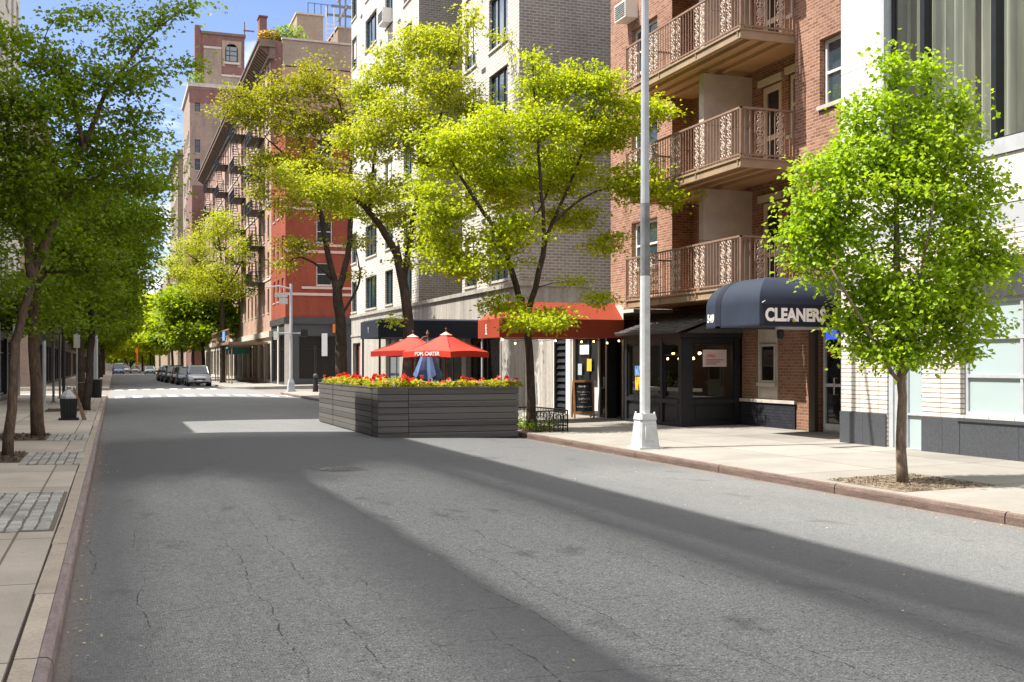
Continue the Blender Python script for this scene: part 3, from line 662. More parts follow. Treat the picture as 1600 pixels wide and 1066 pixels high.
for z in FL3:
    m = MB(); s = .21
    m.box(XB, XB + .07, Y0 + .075, Y1 - .075, z - s, z); m.box(XB, XR - .002, Y0, Y0 + .07, z - s, z); m.box(XB, XR - .002, Y1 - .07, Y1, z - s, z)
    m.box(XB - .035, XB - .002, Y0 - .02, Y1 + .02, z - .03, z + .012)
    m.box(XB - .02, XB - .002, Y0 - .02, Y1 + .02, z - s, z - s + .03)
    for k in range(4): y = Y0 + .1 + k * (Y1 - Y0 - .2) / 3; m.box(XB - .025, XB - .003, y - .015, y + .015, z - s, z)
    m.box(XB + .002, XR - .002, Y0 - .02, Y0 - .003, z - .02, z + .01)
    b = m.build('balcony', 'slab_tan', Rb)
    m = MB(); m.box(XB + .07, XR, Y0 + .07, Y1 - .07, z - .10, z - .012); m.box(XR + .002, XQ, Y0 + .01, Y1 - .01, z - .10, z - .012)
    for k in range(3): x = XB + .35 + k * .42; m.box(x, x + .1, Y0 + .07, Y1 - .07, z - s + .02, z - .101)
    m.build('soffit', 'soffit', b)
    m = MB(); T = z + 1.14; orns = []
    m.box(XB + .0, XB + .045, Y0, Y1, T - .025, T + .02); m.box(XB, XR, Y0, Y0 + .045, T - .026, T + .019); m.box(XB, XR, Y1 - .045, Y1, T - .026, T + .019)
    for zz in (z + .075,):
        m.box(XB + .008, XB + .036, Y0, Y1, zz, zz + .03); m.box(XB, XR, Y0 + .008, Y0 + .036, zz - .001, zz + .029); m.box(XB, XR, Y1 - .036, Y1 - .008, zz - .001, zz + .029)
    for x, y in ((XB + .022, Y0 + .022), (XB + .022, Y1 - .022), (XR - .03, Y0 + .022), (XR - .03, Y1 - .022), (XB + .022, 25.0)): m.box(x - .022, x + .022, y - .022, y + .022, z, T - .027)
    L = Y1 - Y0; n = 44
    for k in range(1, n):
        y = Y0 + L * k / n; ph = k % 9
        if ph in (4,): orns.append(MB()); ornament(orns[-1], XB + .022, y, z + .09, (0, 1, 0))
        elif ph == 6: orns.append(MB()); ornament(orns[-1], XB + .022, y, z + .09, (0, 1, 0))
        else: m.box(XB + .013, XB + .031, y - .009, y + .009, z + .0, T - .027)
    for k in range(1, 11):
        x = XB + (XR - XB) * k / 11
        if k in (4, 8): orns.append(MB()); ornament(orns[-1], x, Y0 + .022, z + .09, (1, 0, 0))
        else: m.box(x - .009, x + .009, Y0 + .013, Y0 + .031, z, T - .027)
        if k % 2: m.box(x - .009, x + .009, Y1 - .031, Y1 - .013, z, T - .027)
    m.build('railing', 'rail_tan', b)
    for q in orns: q.build('scroll_panel', 'rail_pale', b)
# ground floor
a = [(19.86, 21.06, .0, 2.62), (22.72, 23.62, .82, 3.1), (29.0, 32.0, .2, 3.0)]
m = MB(); wall(m, fr, (18.0, Y2), (-.1, 3.196), a, .22); m.build('shop_wall', 'brick_shop', Rb)
m = MB(); m.fbox(fr, 21.95, 24.35, .0, .74, -.04, .1); m.build('base_course', 'brick_navy', Rb)
m = MB(); m.fbox(fr, 21.93, 24.37, .745, .82, -.075, .1); m.build('ledge', 'stone_trim', Rb)
m = MB(); wall(m, Fr((XR + .03, 0, 0), (0, 1, 0), (-1, 0, 0)), (22.70, 23.64), (.81, 3.1), [(22.86, 23.42, 1.28, 2.12)], .12); m.build('render_panel', 'stucco', Rb)
f = window(Rb, fr, 22.80, 23.48, 1.22, 2.14, -.02, 'stone_trim', 'glass_shop', .055, (), (), sill='stone_trim')
m = MB(); m.fbox(fr, 21.1, 21.32, .0, 2.75, -.10, .05); m.build('dark_post', 'frame_bronze', Rb)
m = MB(); m.fbox(fr, 24.30, 24.42, .0, 2.6, -.05, .05); m.build('drain_pipe', 'iron_black', Rb)
dr = window(Rb, fr, 19.88, 20.98, .12, 2.58, .04, 'frame_alu', 'glass_shop', .085, (.40,), (.44,), name='shop_door')
m = MB(); m.fbox(fr, 19.97, 20.9, .205, .36, .02, .09); m.build('kick_plate', 'frame_alu', dr)
m = MB(); y = 20.44; P = fr.p; m.tube([P(y, 1.0, .04), P(y, 1.0, -.06), P(y, 1.36, -.06), P(y, 1.36, .04)], .02, 6); m.build('handle', 'chrome', dr)
m = MB(); m.fbox(fr, 20.46, 20.86, 2.20, 2.40, .025, .034); sg = m.build('lit_sign', 'sign_blue', dr)
# the porch-like shopfront of dark painted timber
XV = 13.0; fv = FX(XV); V0, V1 = 24.3, 27.5; fs = FY(V0)
V = thing('shop_porch', 'dark timber shopfront with panelled base and shingled roof under the brick balconies', 'shopfront', (XV, 26, 0))
m = MB(); zb = walk_z(XV) - .02
piers = [(V0, V0 + .14), (25.30, 25.42), (26.38, 26.50), (V1 - .14, V1)]
for p, q in piers: m.fbox(fv, p, q, zb, 2.32, 0, .14)
m.fbox(fv, V0 + .14, V1 - .14, zb, zb + .10, .01, .13); m.fbox(fv, V0 + .14, V1 - .14, .70, .80, -.02, .13); m.fbox(fv, V0 + .14, V1 - .14, 2.20, 2.32, .012, .13)
m.fbox(fv, V0 - .05, V1 + .02, 2.322, 2.43, -.05, .2)
for p, q in ((XV + .142, XV + .30), (14.5, XR - .005)): m.fbox(fs, p, q, zb, 2.32, 0, .12)
m.fbox(fs, XV + .3, 14.5, 2.20, 2.318, .012, .12); m.fbox(fs, XV + .3, 14.5, .70, .80, -.012, .12); m.fbox(fs, XV + .3, 14.5, zb, .26, .02, .11)
m.fbox(fs, XV + .15, XR - .005, 2.322, 2.428, -.045, .1)
m.build('frame', 'paint_black', V)
m = MB()
for (p, q), (r, s) in zip(piers[:-1], piers[1:]): m.fbox(fv, q + .01, r - .01, zb + .10, .70, .05, .1); m.fbox(fv, q + .10, r - .10, zb + .20, .62, .035, .06)
m.fbox(fs, XV + .31, 14.49, .26, .70, .05, .1); m.fbox(fs, XV + .42, 14.38, .32, .64, .035, .06)
m.build('base_panel', 'paint_black', V)
for (p, q), (r, s) in zip(piers[:-1], piers[1:]): window(V, fv, q + .002, r - .002, .802, 2.198, .05, 'paint_black', 'glass_clear', .05, (), (.78,) if p < 25 else ())
window(V, fs, XV + .302, 14.498, .802, 2.198, .05, 'paint_black', 'glass_clear', .05, ())
m = MB(); e = .14
m.hexa([(XV - .22, V0 - .16, 2.42), (XR - .02, V0 - .16, 3.06), (XR - .02, V1 + .1, 3.06), (XV - .22, V1 + .1, 2.42), (XV - .25, V0 - .16, 2.48), (XR - .02, V0 - .16, 3.13), (XR - .02, V1 + .1, 3.13), (XV - .25, V1 + .1, 2.48)])
for k in range(13):
    t0, t1 = k / 13, (k + 1) / 13; x = lambda t: XV - .25 + (XR - .02 - XV + .25) * t; z = lambda t: 2.484 + .65 * t
    n = 18
    for j in range(n):
        y = V0 - .16 + (V1 - V0 + .26) * j / n; w = (V1 - V0 + .26) / n; dz = random.uniform(.004, .02)
        m.hexa([(x(t0), y + .006, z(t0)), (x(t1), y + .006, z(t1)), (x(t1), y + w - .006, z(t1)), (x(t0), y + w - .006, z(t0)), (x(t0), y + .006, z(t0) + .016 + dz), (x(t1), y + .006, z(t1) + .004), (x(t1), y + w - .006, z(t1) + .004), (x(t0), y + w - .006, z(t0) + .016 + dz)])
m.face([(XV + .1, V0 - .05, 2.43), (XR - .03, V0 - .05, 2.43), (XR - .03, V0 - .05, 3.05)])
m.build('roof', 'roof_felt', V)
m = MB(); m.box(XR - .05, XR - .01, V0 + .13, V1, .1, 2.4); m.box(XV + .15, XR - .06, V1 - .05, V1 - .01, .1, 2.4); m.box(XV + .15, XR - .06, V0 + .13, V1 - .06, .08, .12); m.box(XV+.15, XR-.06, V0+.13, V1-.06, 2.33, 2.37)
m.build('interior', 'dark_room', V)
for nm, x, y, z in (('lamp', 13.9, 25.0, 1.95), ('lamp', 14.0, 26.6, 1.95)):
    t = thing('pendant_lamp', 'warm pendant lamp glowing behind the %s dark shopfront pane' % ('nearest' if y < 26 else 'far'), 'lamp', (x, y, z), 'lamps inside the dark shopfront')
    m = MB(); m.tube([(x, y, z + .08), (x, y, 2.33)], .008, 4); m.lathe((x, y, z), [(.02, .1), (.07, .04), (.08, .02)], 10); m.build('shade', 'iron_black', t)
    m = MB(); m.ball((x, y, z - .01), .04); m.ball((x - .12, y + .1, z - .14), .035); m.ball((x + .12, y - .1, z - .14), .035); m.build('bulb', 'bulb_warm', t)
t = thing('cafe_counter', 'pale counter with potted greens inside the dark shopfront', 'counter', (13.6, 25.9, .1)); m = MB(); m.box(13.35, 13.75, 24.6, 27.2, .98, 1.06); m.build('counter_top', 'ivory', t)
m = MB(); m.box(13.45, 13.65, 24.7, 27.1, .12, .98); m.build('base', 'dark_room', t)
m = MB(); rn = random.Random(4)
for k in range(260):
    x, y, z = 13.5 + rn.gauss(0, .05), 25.0 + rn.gauss(0, .15) + (1.0 if k % 2 else 0), 1.1 + abs(rn.gauss(0, .14)); s = .04
    m.face([(x, y, z), (x + rn.uniform(-s, s), y + s, z + rn.uniform(-s, s)), (x + rn.uniform(-s, s), y + rn.uniform(-s, s), z + s)])
m.build('greens', 'leaf_deep', t)
m = MB(); fs.p(0, 0); m.fbox(fs, 13.62, 14.28, 1.60, 2.02, .03, .044); o = m.build('window_notice', 'paper_pink'); tag(o, 'pink printed notice in the side pane of the dark shopfront', 'notice')
text(o, 'OPEN', fs.p(13.70, 1.83, .026), (1, 0, 0), (0, 0, 1), .10, 'banner_red', off=.002, ext=.001)
m = MB()
for k in range(3): m.fbox(fs, 13.70, 14.20 - .1 * k, 1.76 - .05 * k, 1.775 - .05 * k, .024, .029)
m.build('printed_lines', 'wood_red', o)
for nm, y, c, lab in (('poster', 26.72, ('poster_blue', 1.36, 1.62), 'blue poster taped inside the far pane of the dark shopfront'), ('poster', 26.70, ('poster_orange', .98, 1.33), 'orange poster below the blue one in the dark shopfront pane')):
    m = MB(); m.fbox(fv, y - .14, y + .2, c[1], c[2], .03, .04); tag(m.build(nm, c[0]), lab, 'poster', 'posters in the shop windows')

# ---------------------------------------------------------------- low shop with the orange canopy
XS = 13.2; f2 = FX(XS); ys = lambda u: Yat(u, XS)
S = thing('low_shop', 'single storey shop with louvred shutter and dark open doorway under orange canopy', 'shop', (XS, 32, 0))
zb = walk_z(XS)
o1, o2, o3, o4 = (28.05, ys(948)), (ys(946), ys(936)), (ys(934), ys(895)), (ys(886), ys(866))
m = MB(); wall(m, f2, (28.0, ys(863.5)), (0, 3.3), [(*o1, 0, 2.5), (*o2, 0, 2.5), (*o3, 0, 2.5), (*o4, .28, 2.62)], .3); m.box(XS + .31, 20, 28.0, 36.3, 3.1, 3.19); m.build('wall', 'stucco_light', S)
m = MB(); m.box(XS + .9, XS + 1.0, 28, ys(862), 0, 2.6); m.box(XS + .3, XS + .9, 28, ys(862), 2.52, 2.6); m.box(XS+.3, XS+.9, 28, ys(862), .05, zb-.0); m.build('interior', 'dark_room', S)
m = MB(); m.fbox(f2, o4[0], o4[1], zb, .28, -.02, .2); m.fbox(f2, o4[0], o4[0] + .09, .28, 2.62, -.01, .2); m.fbox(f2, o4[1] - .09, o4[1], .28, 2.62, -.01, .2); m.build('shutter_frame', 'paint_black', S)
m = MB()
for k in range(11):
    z = .32 + k * .2; m.hexa([f2.p(o4[0] + .1, z, .04), f2.p(o4[1] - .1, z, .04), f2.p(o4[1] - .1, z, .06), f2.p(o4[0] + .1, z, .06), f2.p(o4[0] + .1, z + .17, .13), f2.p(o4[1] - .1, z + .17, .13), f2.p(o4[1] - .1, z + .17, .15), f2.p(o4[0] + .1, z + .17, .15)])
m.fbox(f2, o4[0] + .005, o4[1] - .005, .285, 2.61, .17, .2)
m.build('louvre_shutter', 'paint_black', S)
window(S, f2, *o3, zb, 2.5, .08, 'paint_black', 'glass', .07, (.45,), (.30,))
d = window(S, f2, *o2, zb, 2.5, .03, 'paint_black', 'glass_shop', .07, (), (.36,), name='door')
m = MB(); m.fbox(f2, o2[0] + .06, o2[0] + .1, 1.0, 1.3, -.03, .03); m.build('handle', 'chrome', d)
m = MB(); m.fbox(f2, o1[1] - .06, o1[1], zb, 2.5, -.01, .28); m.fbox(f2, o1[0], o1[0] + .08, zb, 2.5, -.01, .28); m.fbox(f2, o1[0] + .08, o1[1] - .06, 2.42, 2.5, -.01, .28); m.build('door_frame', 'paint_black', S)
m = MB(); m.fbox(f2, ys(893) , ys(886.5), zb, 2.5, -.05, .05); m.build('pilaster', 'white_paint', S)
def flat_item(fr, a0, a1, b0, b1, d, name, mt, lab, cat, grp=None):
    m = MB(); m.fbox(fr, a0, a1, b0, b1, d - .006, d); return tag(m.build(name, mt), lab, cat, grp)
flat_item(f2, ys(917), ys(903), 1.96, 2.24, .07, 'paper_notice', 'paper', 'white printed sheet taped high on the low shop window', 'notice')
flat_item(f2, ys(921), ys(914), 1.46, 1.82, .07, 'orange_notice', 'poster_orange', 'small orange poster taped to the low shop window above the chalkboard', 'poster', 'posters in the shop windows')
flat_item(f2, ys(906), ys(900), 1.34, 1.68, .07, 'narrow_notice', 'frost', 'narrow pale blue sheet at the left of the low shop window', 'notice')
flat_item(f2, ys(934), ys(926), .30, .98, .07, 'door_notice', 'paper', 'tall white sheet low on the glass beside the open doorway', 'notice')

# ---------------------------------------------------------------- white and grey brick apartment block
B = thing('white_brick_block', 'white brick apartment block with dark windows, grey end walls and weathered concrete base', 'building', (XS, 50, 0))
E0, E1, C0, C1 = 36.4, 65.4, 43.1, 49.9
yb = lambda u: Yat(u, XS)
rows = [4.72 + 2.85 * k for k in range(8)]
cols1 = [(63.9, 65.3), (58.7, 61.5), (55.0, 56.7), (51.2, 52.8)]; cols2 = [(41.25, 42.75), (37.6, 39.7)]
hb = lambda c, n=8, h=1.75: [(a, b, z, z + h) for a, b in c for z in rows[:n]]
m = MB(); o1, o2 = hb(cols1), hb(cols2, 5, 1.95)
wall(m, f2, (C1, E1), (4.5, 28), o1, .18); wall(m, f2, (E0, C0), (4.5, 28), o2, .18); m.build('facade', 'brick_white', B)
m = MB(); wall(m, FY(E0), (XS, 26), (3.2, 28)); wall(m, FY(C1), (XS, 20), (4.5, 28)); m.face([(20, C0, 4.5), (20, C1, 4.5), (20, C1, 28), (20, C0, 28)]); m.face([(XS, C0, 4.5), (20, C0, 4.5), (20, C0, 28), (XS, C0, 28)])
m.face([(XS, E1, 0), (26, E1, 0), (26, E1, 28), (XS, E1, 28)]); m.face([(26, E0, 0), (26, E1, 0), (26, E1, 28), (26, E0, 28)]); m.box(XS, 26, E0, E1, 28, 28.3)
m.build('end_wall', 'brick_grey', B)
rn = random.Random(9)
for q in o1 + o2:
    big = q[1] - q[0] > 2
    window(B, f2, q[0] + .01, q[1] - .01, q[2] + .01, q[3] - .01, .10, 'frame_dark', 'glass_blue', .06, (.33, .66) if big else (.5,), (), sill='stone_trim', curtain=(rn.uniform(.0, .6), 'ivory') if rn.random() < .35 else None)
m = MB(); a0, a1 = 55.15, 56.2; z = rows[5] + .02; m.fbox(f2, a0, a1, z - .1, z + .62, -.5, .1); ac = m.build('air_conditioner', 'frame_white', B)
m = MB()
for k in range(6): m.fbox(f2, a0 + .06, a1 - .06, z + k*.09, z + .05 + k*.09, -.515, -.495)
m.build('vent_grille', 'paint_grey', ac)
m = MB()
for z in rows[1:]:
    for y in (62.6, 57.7, 53.7, 40.4): m.fbox(f2, y - .3, y + .12, z - .55, z - .40, -.03, .02)
m.build('wall_vent', 'paint_grey', B)
# concrete base
g = [(62.9, 65.0, .0, 2.9), (53.6, 56.6, .3, 3.0), (47.8, 52.9, .3, 3.0), (43.2, 47.2, .3, 3.0), (38.4, 42.6, .3, 3.0)]
m = MB(); wall(m, f2, (ys(863), E0), (0, 3.19), [(ys(843), ys(816), .1, 3.1)], .35); m.face([(XS, ys(863), 0), (XS+3, ys(863), 0), (XS+3, ys(863), 3.19), (XS, ys(863), 3.19)]); wall(m, f2, (E0, E1), (0, 4.5), g, .35); m.fbox(f2, E0, E1, 4.38, 4.53, -.10, .0); m.fbox(f2, E0, E1, 3.28, 3.38, -.05, .0)
m.build('concrete_base', 'concrete_band', B)
m = MB(); m.fbox(f2, ys(843)+.01, ys(816)-.01, .1, 3.09, .1, .2); m.build('beige_panel', 'stucco_light', B)
for i, q in enumerate(g): window(B, f2, *q, .2, 'frame_dark', 'glass_grey' if i == 1 else 'glass_shop', .07, (.5,) if i else (.45,), (.33,) if i == 1 else ())
fe = FY(E0); m = MB(); a0, a1 = Xat(820, E0), Xat(923, E0); m.fbox(fe, XS + .02, a1, 3.2, 4.38, -.04, .0); m.fbox(fe, XS - .05, a1 + .12, 4.382, 4.56, -.10, .0); m.fbox(fe, a1, a1 + .12, 3.2, 4.38, -.10, .0); m.build('end_panel', 'concrete_band', B)
flat_item(f2, 63.2, 63.75, .5, 2.7, .12, 'door_banner', 'banner_red', 'tall red and white banner in the far corner doorway of the white block', 'banner')
# ---------------------------------------------------------------- canopies
def domed(name_, label, Xf, Xb, Yn, Yf, z0, z1, z2, ins, cloth, steps=7, band=None, flat=False):
    t = thing(name_, label, 'awning', (Xf, (Yn + Yf) / 2, z0))
    m = MB(); ring = lambda i, z: [(Xb, Yn + i, z), (Xf + i, Yn + i, z), (Xf + i, Yf - i, z), (Xb, Yf - i, z)]
    rs = [ring(0, z0), ring(0, z1)]
    for k in range(1, steps + 1):
        a = R(90 * k / steps)
        rs.append(ring(ins * k / steps, z1 + (z2 - z1) * k / steps) if flat else ring(ins * (1 - math.cos(a)), z1 + (z2 - z1) * math.sin(a)))
    for a, b in zip(rs[:-1], rs[1:]):
        for i in range(3): m.face([a[i], a[i+1], b[i+1], b[i]])
    m.face(rs[-1]); m.face([(x, y, z0 + .02) for x, y, z in rs[0]])
    m.build('cloth', cloth, t)
    return t, rs
Xf, Yn, Yf = 12.26, 19.6, 21.75
t, rs = domed('domed_awning', 'navy domed awning lettered CLEANERS over the glass shop door', Xf, XR - .03, Yn, Yf, 2.44, 2.89, 3.47, .62, 'navy_dome', 18)
m = MB(); e = .006
def strip(y0, y1):
    prev = None
    for k, r in enumerate(rs):
        i = r[1][0] - Xf; z = r[1][2]; p = [(Xf + i - e, max(y0, Yn + i), z + (e if k > 1 else 0)), (Xf + i - e, min(y1, Yf - i), z + (e if k > 1 else 0))]
        if prev and p[1][1] > p[0][1]: m.face([prev[0], prev[1], p[1], p[0]])
        prev = p
strip(Yf - .62, Yf - .40)
m.box(Xf - e, Xf + .02, Yn - e, Yf + e, 2.44, 2.475); m.box(Xf + .021, XR - .04, Yn - e, Yn + .02, 2.44, 2.475)
for (a, b) in zip(rs[1:-1], rs[2:]):      # piping over the two front hips
    for i in (1, 2):
        pass
m.build('dark_band', 'navy_band', t)
m = MB(); m.face([(Xf + .12, Yn - .004, 2.48), (XR - .06, Yn - .004, 2.48), (XR - .06, Yn - .004, 2.88), (Xf + .06, Yn - .004, 2.88)]); m.build('name_panel', 'navy_band', t)
text(t, 'CLEANERS', (Xf + .13, Yn - .008, 2.545), (1, 0, 0), (0, 0, 1), .355, 'letter_white', off=.016, ext=.003, stretch=.86)
text(t, '549', (Xf - .006, Yf - .06, 2.57), (0, -1, 0), (0, 0, 1), .24, 'letter_white', 'number', off=.008, stretch=.8)
m = MB(); m.tube([(Xf + .05, Yn - .02, 2.9), (13.15, Yn + .28, 3.36), (XR - .02, Yn + .5, 3.9)], .012, 5); m.build('stay', 'pole_white', t)
m = MB(); m.box(12.9, XR - .05, Yn + .3, Yn + .42, 2.38, 2.435); m.build('light_bar', 'frame_alu', t)
m = MB(); m.lathe((12.98, Yn + .36, 2.17), [(.05, 0), (.075, .04), (.085, .18), (.03, .21)], 6); m.build('lantern', 'iron_black', t)

XO, O0, O1 = 9.6, 28.0, 29.85
t, rs = domed('orange_awning', 'orange entrance canopy on thin white poles reaching over the pavement', XO, XS + .02, O0, O1, 2.38, 2.88, 3.36, .6, 'orange_cloth', 2, flat=True)
text(t, 'just', (XO - .006, O1 - .78, 2.47), (0, 0, 1), (0, 1, 0), .2, 'letter_white', off=.004)
for y in (O0 + .12, O1 - .12):
    m = MB(); m.tube([(XO + .08, y, walk_z(XO)), (XO + .08, y, 2.4)], .028, 8); m.tube([(XO + .08, y, walk_z(XO)), (XO + .08, y, walk_z(XO) + .03)], .07, 8); m.build('post', 'pole_white', t)
t2 = thing('string_light', 'string of small glowing bulbs hung under the orange canopy', 'lights', (XO, O0, 2.4))
pts = [(XO + .1 + .38*k, O0 + .06 + .05*(k % 2), 2.36 - .10*math.sin(k*1.7)**2) for k in range(10)]
m = MB(); m.tube(pts, .006, 4); m.build('cable', 'iron_black', t2)
for p in pts[:]: m = MB(); m.ball((p[0], p[1], p[2] - .04), .026, 6, 5); m.build('bulb', 'bulb_warm', t2)

XK, K0, K1 = 9.14, 40.4, 43.5
t, rs = domed('black_awning', 'long black flat topped canopy reaching over the pavement behind the red umbrellas', XK, XS - .06, K0, K1, 2.66, 3.3, 3.36, .12, 'navy_cloth', 2, flat=True)
text(t, 'T', (XK - .006, K0 + 1.75, 2.86), (0, -1, 0), (0, 0, 1), .3, 'letter_white')
for y in (K0 + .08, K1 - .08):
    m = MB(); m.tube([(XK + .08, y, walk_z(XK)), (XK + .08, y, 2.68)], .04, 8); m.build('post', 'iron_black', t)

# ---------------------------------------------------------------- buildings beyond the crossing
def far_win(par, fr, a0, a1, b0, b1, fm='frame_dark', gm='glass', vs=(), hs=(.5,), sill='stone_trim', d=.12):
    return window(par, fr, a0 + .02, a1 - .02, b0 + .02, b1 - .02, d, fm, gm, .06, vs, hs, sill=sill, split=False)
XF = 12.0; ff = FX(XF)
Q = thing('red_painted_building', 'corner house painted brick red with white bands above a black shopfront', 'building', (XF, 84, 0))
fl = [5.9 + 3.2 * k for k in range(4)]
op = [(84.9 + 2.3*k, 86.0 + 2.3*k, z + .6, z + 2.3) for k in range(3) for z in fl]; of = [(14.3 + 4.2*k, 15.5 + 4.2*k, z + 1.7, z + 3.4) for k in range(3) for z in fl[:4]]
m = MB(); fq2 = FY(84.0); wall(m, ff, (84, 92), (5.2, 19.2), op, .2); wall(m, fq2, (XF, 40), (5.2, 19.2), of, .2); m.box(XF, 40, 84, 92, 19.2, 19.4); m.build('wall', 'brick_paint', Q)
for q in op: far_win(Q, ff, *q, fm='frame_white')
for q in of: far_win(Q, fq2, *q, fm='frame_white', sill='pink_trim')
m = MB()
for z in fl: m.fbox(fq2, XF - .02, 40, z + .92, z + 1.12, -.05, .02); m.fbox(fq2, XF + 1.2, 40, z + 1.42, z + 1.6, -.06, .02)
m.fbox(fq2, XF - .05, 40, 18.6, 19.3, -.15, .0)
m.build('white_band', 'pink_trim', Q)
m = MB(); wall(m, ff, (84, 92), (0, 5.2), [(84.6, 87.4, .3, 3.9), (88.0, 91.5, .3, 3.9)], .2); wall(m, fq2, (XF, 40), (0, 5.2), [(13.0, 16.6, .6, 3.8), (18.4, 21.4, .6, 3.6)], .2)
m.fbox(fq2, XF - .08, 40, 4.7, 5.19, -.12, .0); m.fbox(ff, 84, 92, 4.7, 5.18, -.12, .0); m.build('shopfront', 'paint_grey', Q)
for q in ((13.0, 16.6, .6, 3.8), (18.4, 21.4, .6, 3.6)): far_win(Q, fq2, *q, gm='glass_shop', vs=(.5,), hs=(.7,), sill=None)
for q in ((84.6, 87.4, .3, 3.9), (88.0, 91.5, .3, 3.9)): far_win(Q, ff, *q, gm='glass_shop', vs=(.5,), hs=(.7,), sill=None)
m = MB(); m.fbox(ff, 87.45, 87.95, 0, 4.69, -.06, 0); m.fbox(fq2, XF - .06, XF + .4, 0, 4.69, -.06, -.002); m.build('pilaster', 'cream_trim', Q)
flat_item(fq2, Xat(502, 84), Xat(511, 84), 2.3, 4.0, -.15, 'hanging_banner', 'paper', 'pale upright banner on the black shopfront of the red corner house', 'banner')
flat_item(fq2, Xat(519, 84) , Xat(525, 84), 4.05, 4.7, -.2, 'amber_sign', 'amber', 'small amber blade sign high on the black shopfront', 'sign')
# brown tenement with fire escapes and deep cornice
N = thing('brown_tenement', 'long brown brick tenement with a deep bracketed cornice and black fire escapes', 'building', (XF, 125, 0))
HB = 27.4; op = []
for k in range(24):
    y = 93.2 + 2.88 * k
    for j in range(7): op.append((y, y + 1.15, 5.9 + 3.05*j, 7.9 + 3.05*j))
op = [q for q in op if q[1] < 161.5]
m = MB(); wall(m, ff, (92, 162), (4.4, HB), op, .22); m.build('front_wall', 'brick_brown', N)
op = sorted(op, key=lambda q: q[0])[:91]
for q in op: far_win(N, ff, *q, sill='stone_trim', fm='frame_bronze')
m = MB(); gg = [(92.6 + 4.3*k, 96.0 + 4.3*k, .4, 3.4) for k in range(16)]; wall(m, ff, (92, 162), (0, 4.4), gg, .3); m.fbox(ff, 92, 162, 3.9, 4.39, -.18, 0)
for z in (8.9, 15.0, 21.1): m.fbox(ff, 92, 162, z - .3, z - .12, -.06, 0)
m.build('shopfronts', 'stone_trim', N)
m = MB()
for q in gg: m.face([ff.p(q[0], q[2], .25), ff.p(q[1], q[2], .25), ff.p(q[1], q[3], .25), ff.p(q[0], q[3], .25)])
m.build('shop_glass', 'glass_shop', N)
m = MB(); fg = FY(92.0); X1, X2 = Xat(468.5, 92), Xat(485, 92); sw = (X1, X2, Zat(134, X1, 92), Zat(107, X1, 92))
wall(m, fg, (XF, 46), (19.4, 25.9), [sw] if sw[3] < 25.9 else [], .2); m.box(XF + .3, 46, 92.4, 162, 0, HB); m.build('side_wall', 'brick_brown', N)
m = MB(); zt = 26.0; m.fbox(fg, XF + .9, 46, zt, HB + .7, -.02, .3); m.build('parapet', 'brick_tan', N)
m = MB(); m.fbox(fg, XF + .85, 46, HB + .704, HB + .86, -.10, .35); m.build('coping', 'stone_trim', N)
m = MB(); m.fbox(fg, XF, XF + .85, 19.4, HB + .5, -.03, .3); m.build('corner_pier', 'brick_rust', N)
far_win(N, fg, sw[0], sw[1], 23.7, 25.6, fm='frame_white', d=-.02)
m = MB(); m.fbox(ff, 91.7, 162, HB - 1.0, HB - .75, -.25, .3); m.fbox(ff, 91.6, 162, HB - .1, HB + .25, -1.0, .3); m.fbox(ff, 91.6, 162, HB + .254, HB + .45, -1.12, .3); m.fbox(ff, 91.7, 162, HB - .74, HB - .104, -.18, .3)
for k in range(88): y = 91.9 + .8*k; m.hexa([ff.p(y, HB - .7, -.182), ff.p(y + .3, HB - .7, -.182), ff.p(y + .3, HB - .7, .0), ff.p(y, HB - .7, .0), ff.p(y, HB - .104, -.9), ff.p(y + .3, HB - .104, -.9), ff.p(y + .3, HB - .104, .0), ff.p(y, HB - .104, .0)])
m.build('cornice', 'cornice_brown', N)
for y0 in (96.0, 110.4, 127.7, 144.9):
    m = MB(); D = 1.15
    for j in range(1, 7):
        z = 5.75 + 3.05*j - .2; y1 = y0 + 4.6
        m.fbox(ff, y0, y1, z - .06, z, -D, 0); m.fbox(ff, y0, y1, z + .85, z + .91, -D, -D + .05); m.fbox(ff, y0, y1, z + .42, z + .46, -D, -D + .04)
        for q in (y0, y1 - .05): m.fbox(ff, q, q + .05, z + .85, z + .91, -D, 0); m.fbox(ff, q, q + .05, z, z + .9, -D, -D + .05)
        for k in range(1, 14): y = y0 + 4.6*k/14; m.fbox(ff, y, y + .03, z, z + .86, -D + .01, -D + .04)
        if j < 6:
            for dd in (-D + .1, -D + .65):
                m.hexa([ff.p(y0 + .8, z, dd), ff.p(y0 + .95, z, dd), ff.p(y0 + .95, z, dd + .05), ff.p(y0 + .8, z, dd + .05), ff.p(y0 + 3.6, z + 3.0, dd), ff.p(y0 + 3.75, z + 3.0, dd), ff.p(y0 + 3.75, z + 3.0, dd + .05), ff.p(y0 + 3.6, z + 3.0, dd + .05)])
            for k in range(10): f = k/10; m.fbox(ff, y0 + .85 + 2.8*f, y0 + 1.1 + 2.8*f, z + 3*f, z + 3*f + .03, -D + .1, -D + .7)
    m.build('fire_escape', 'iron_black', N)
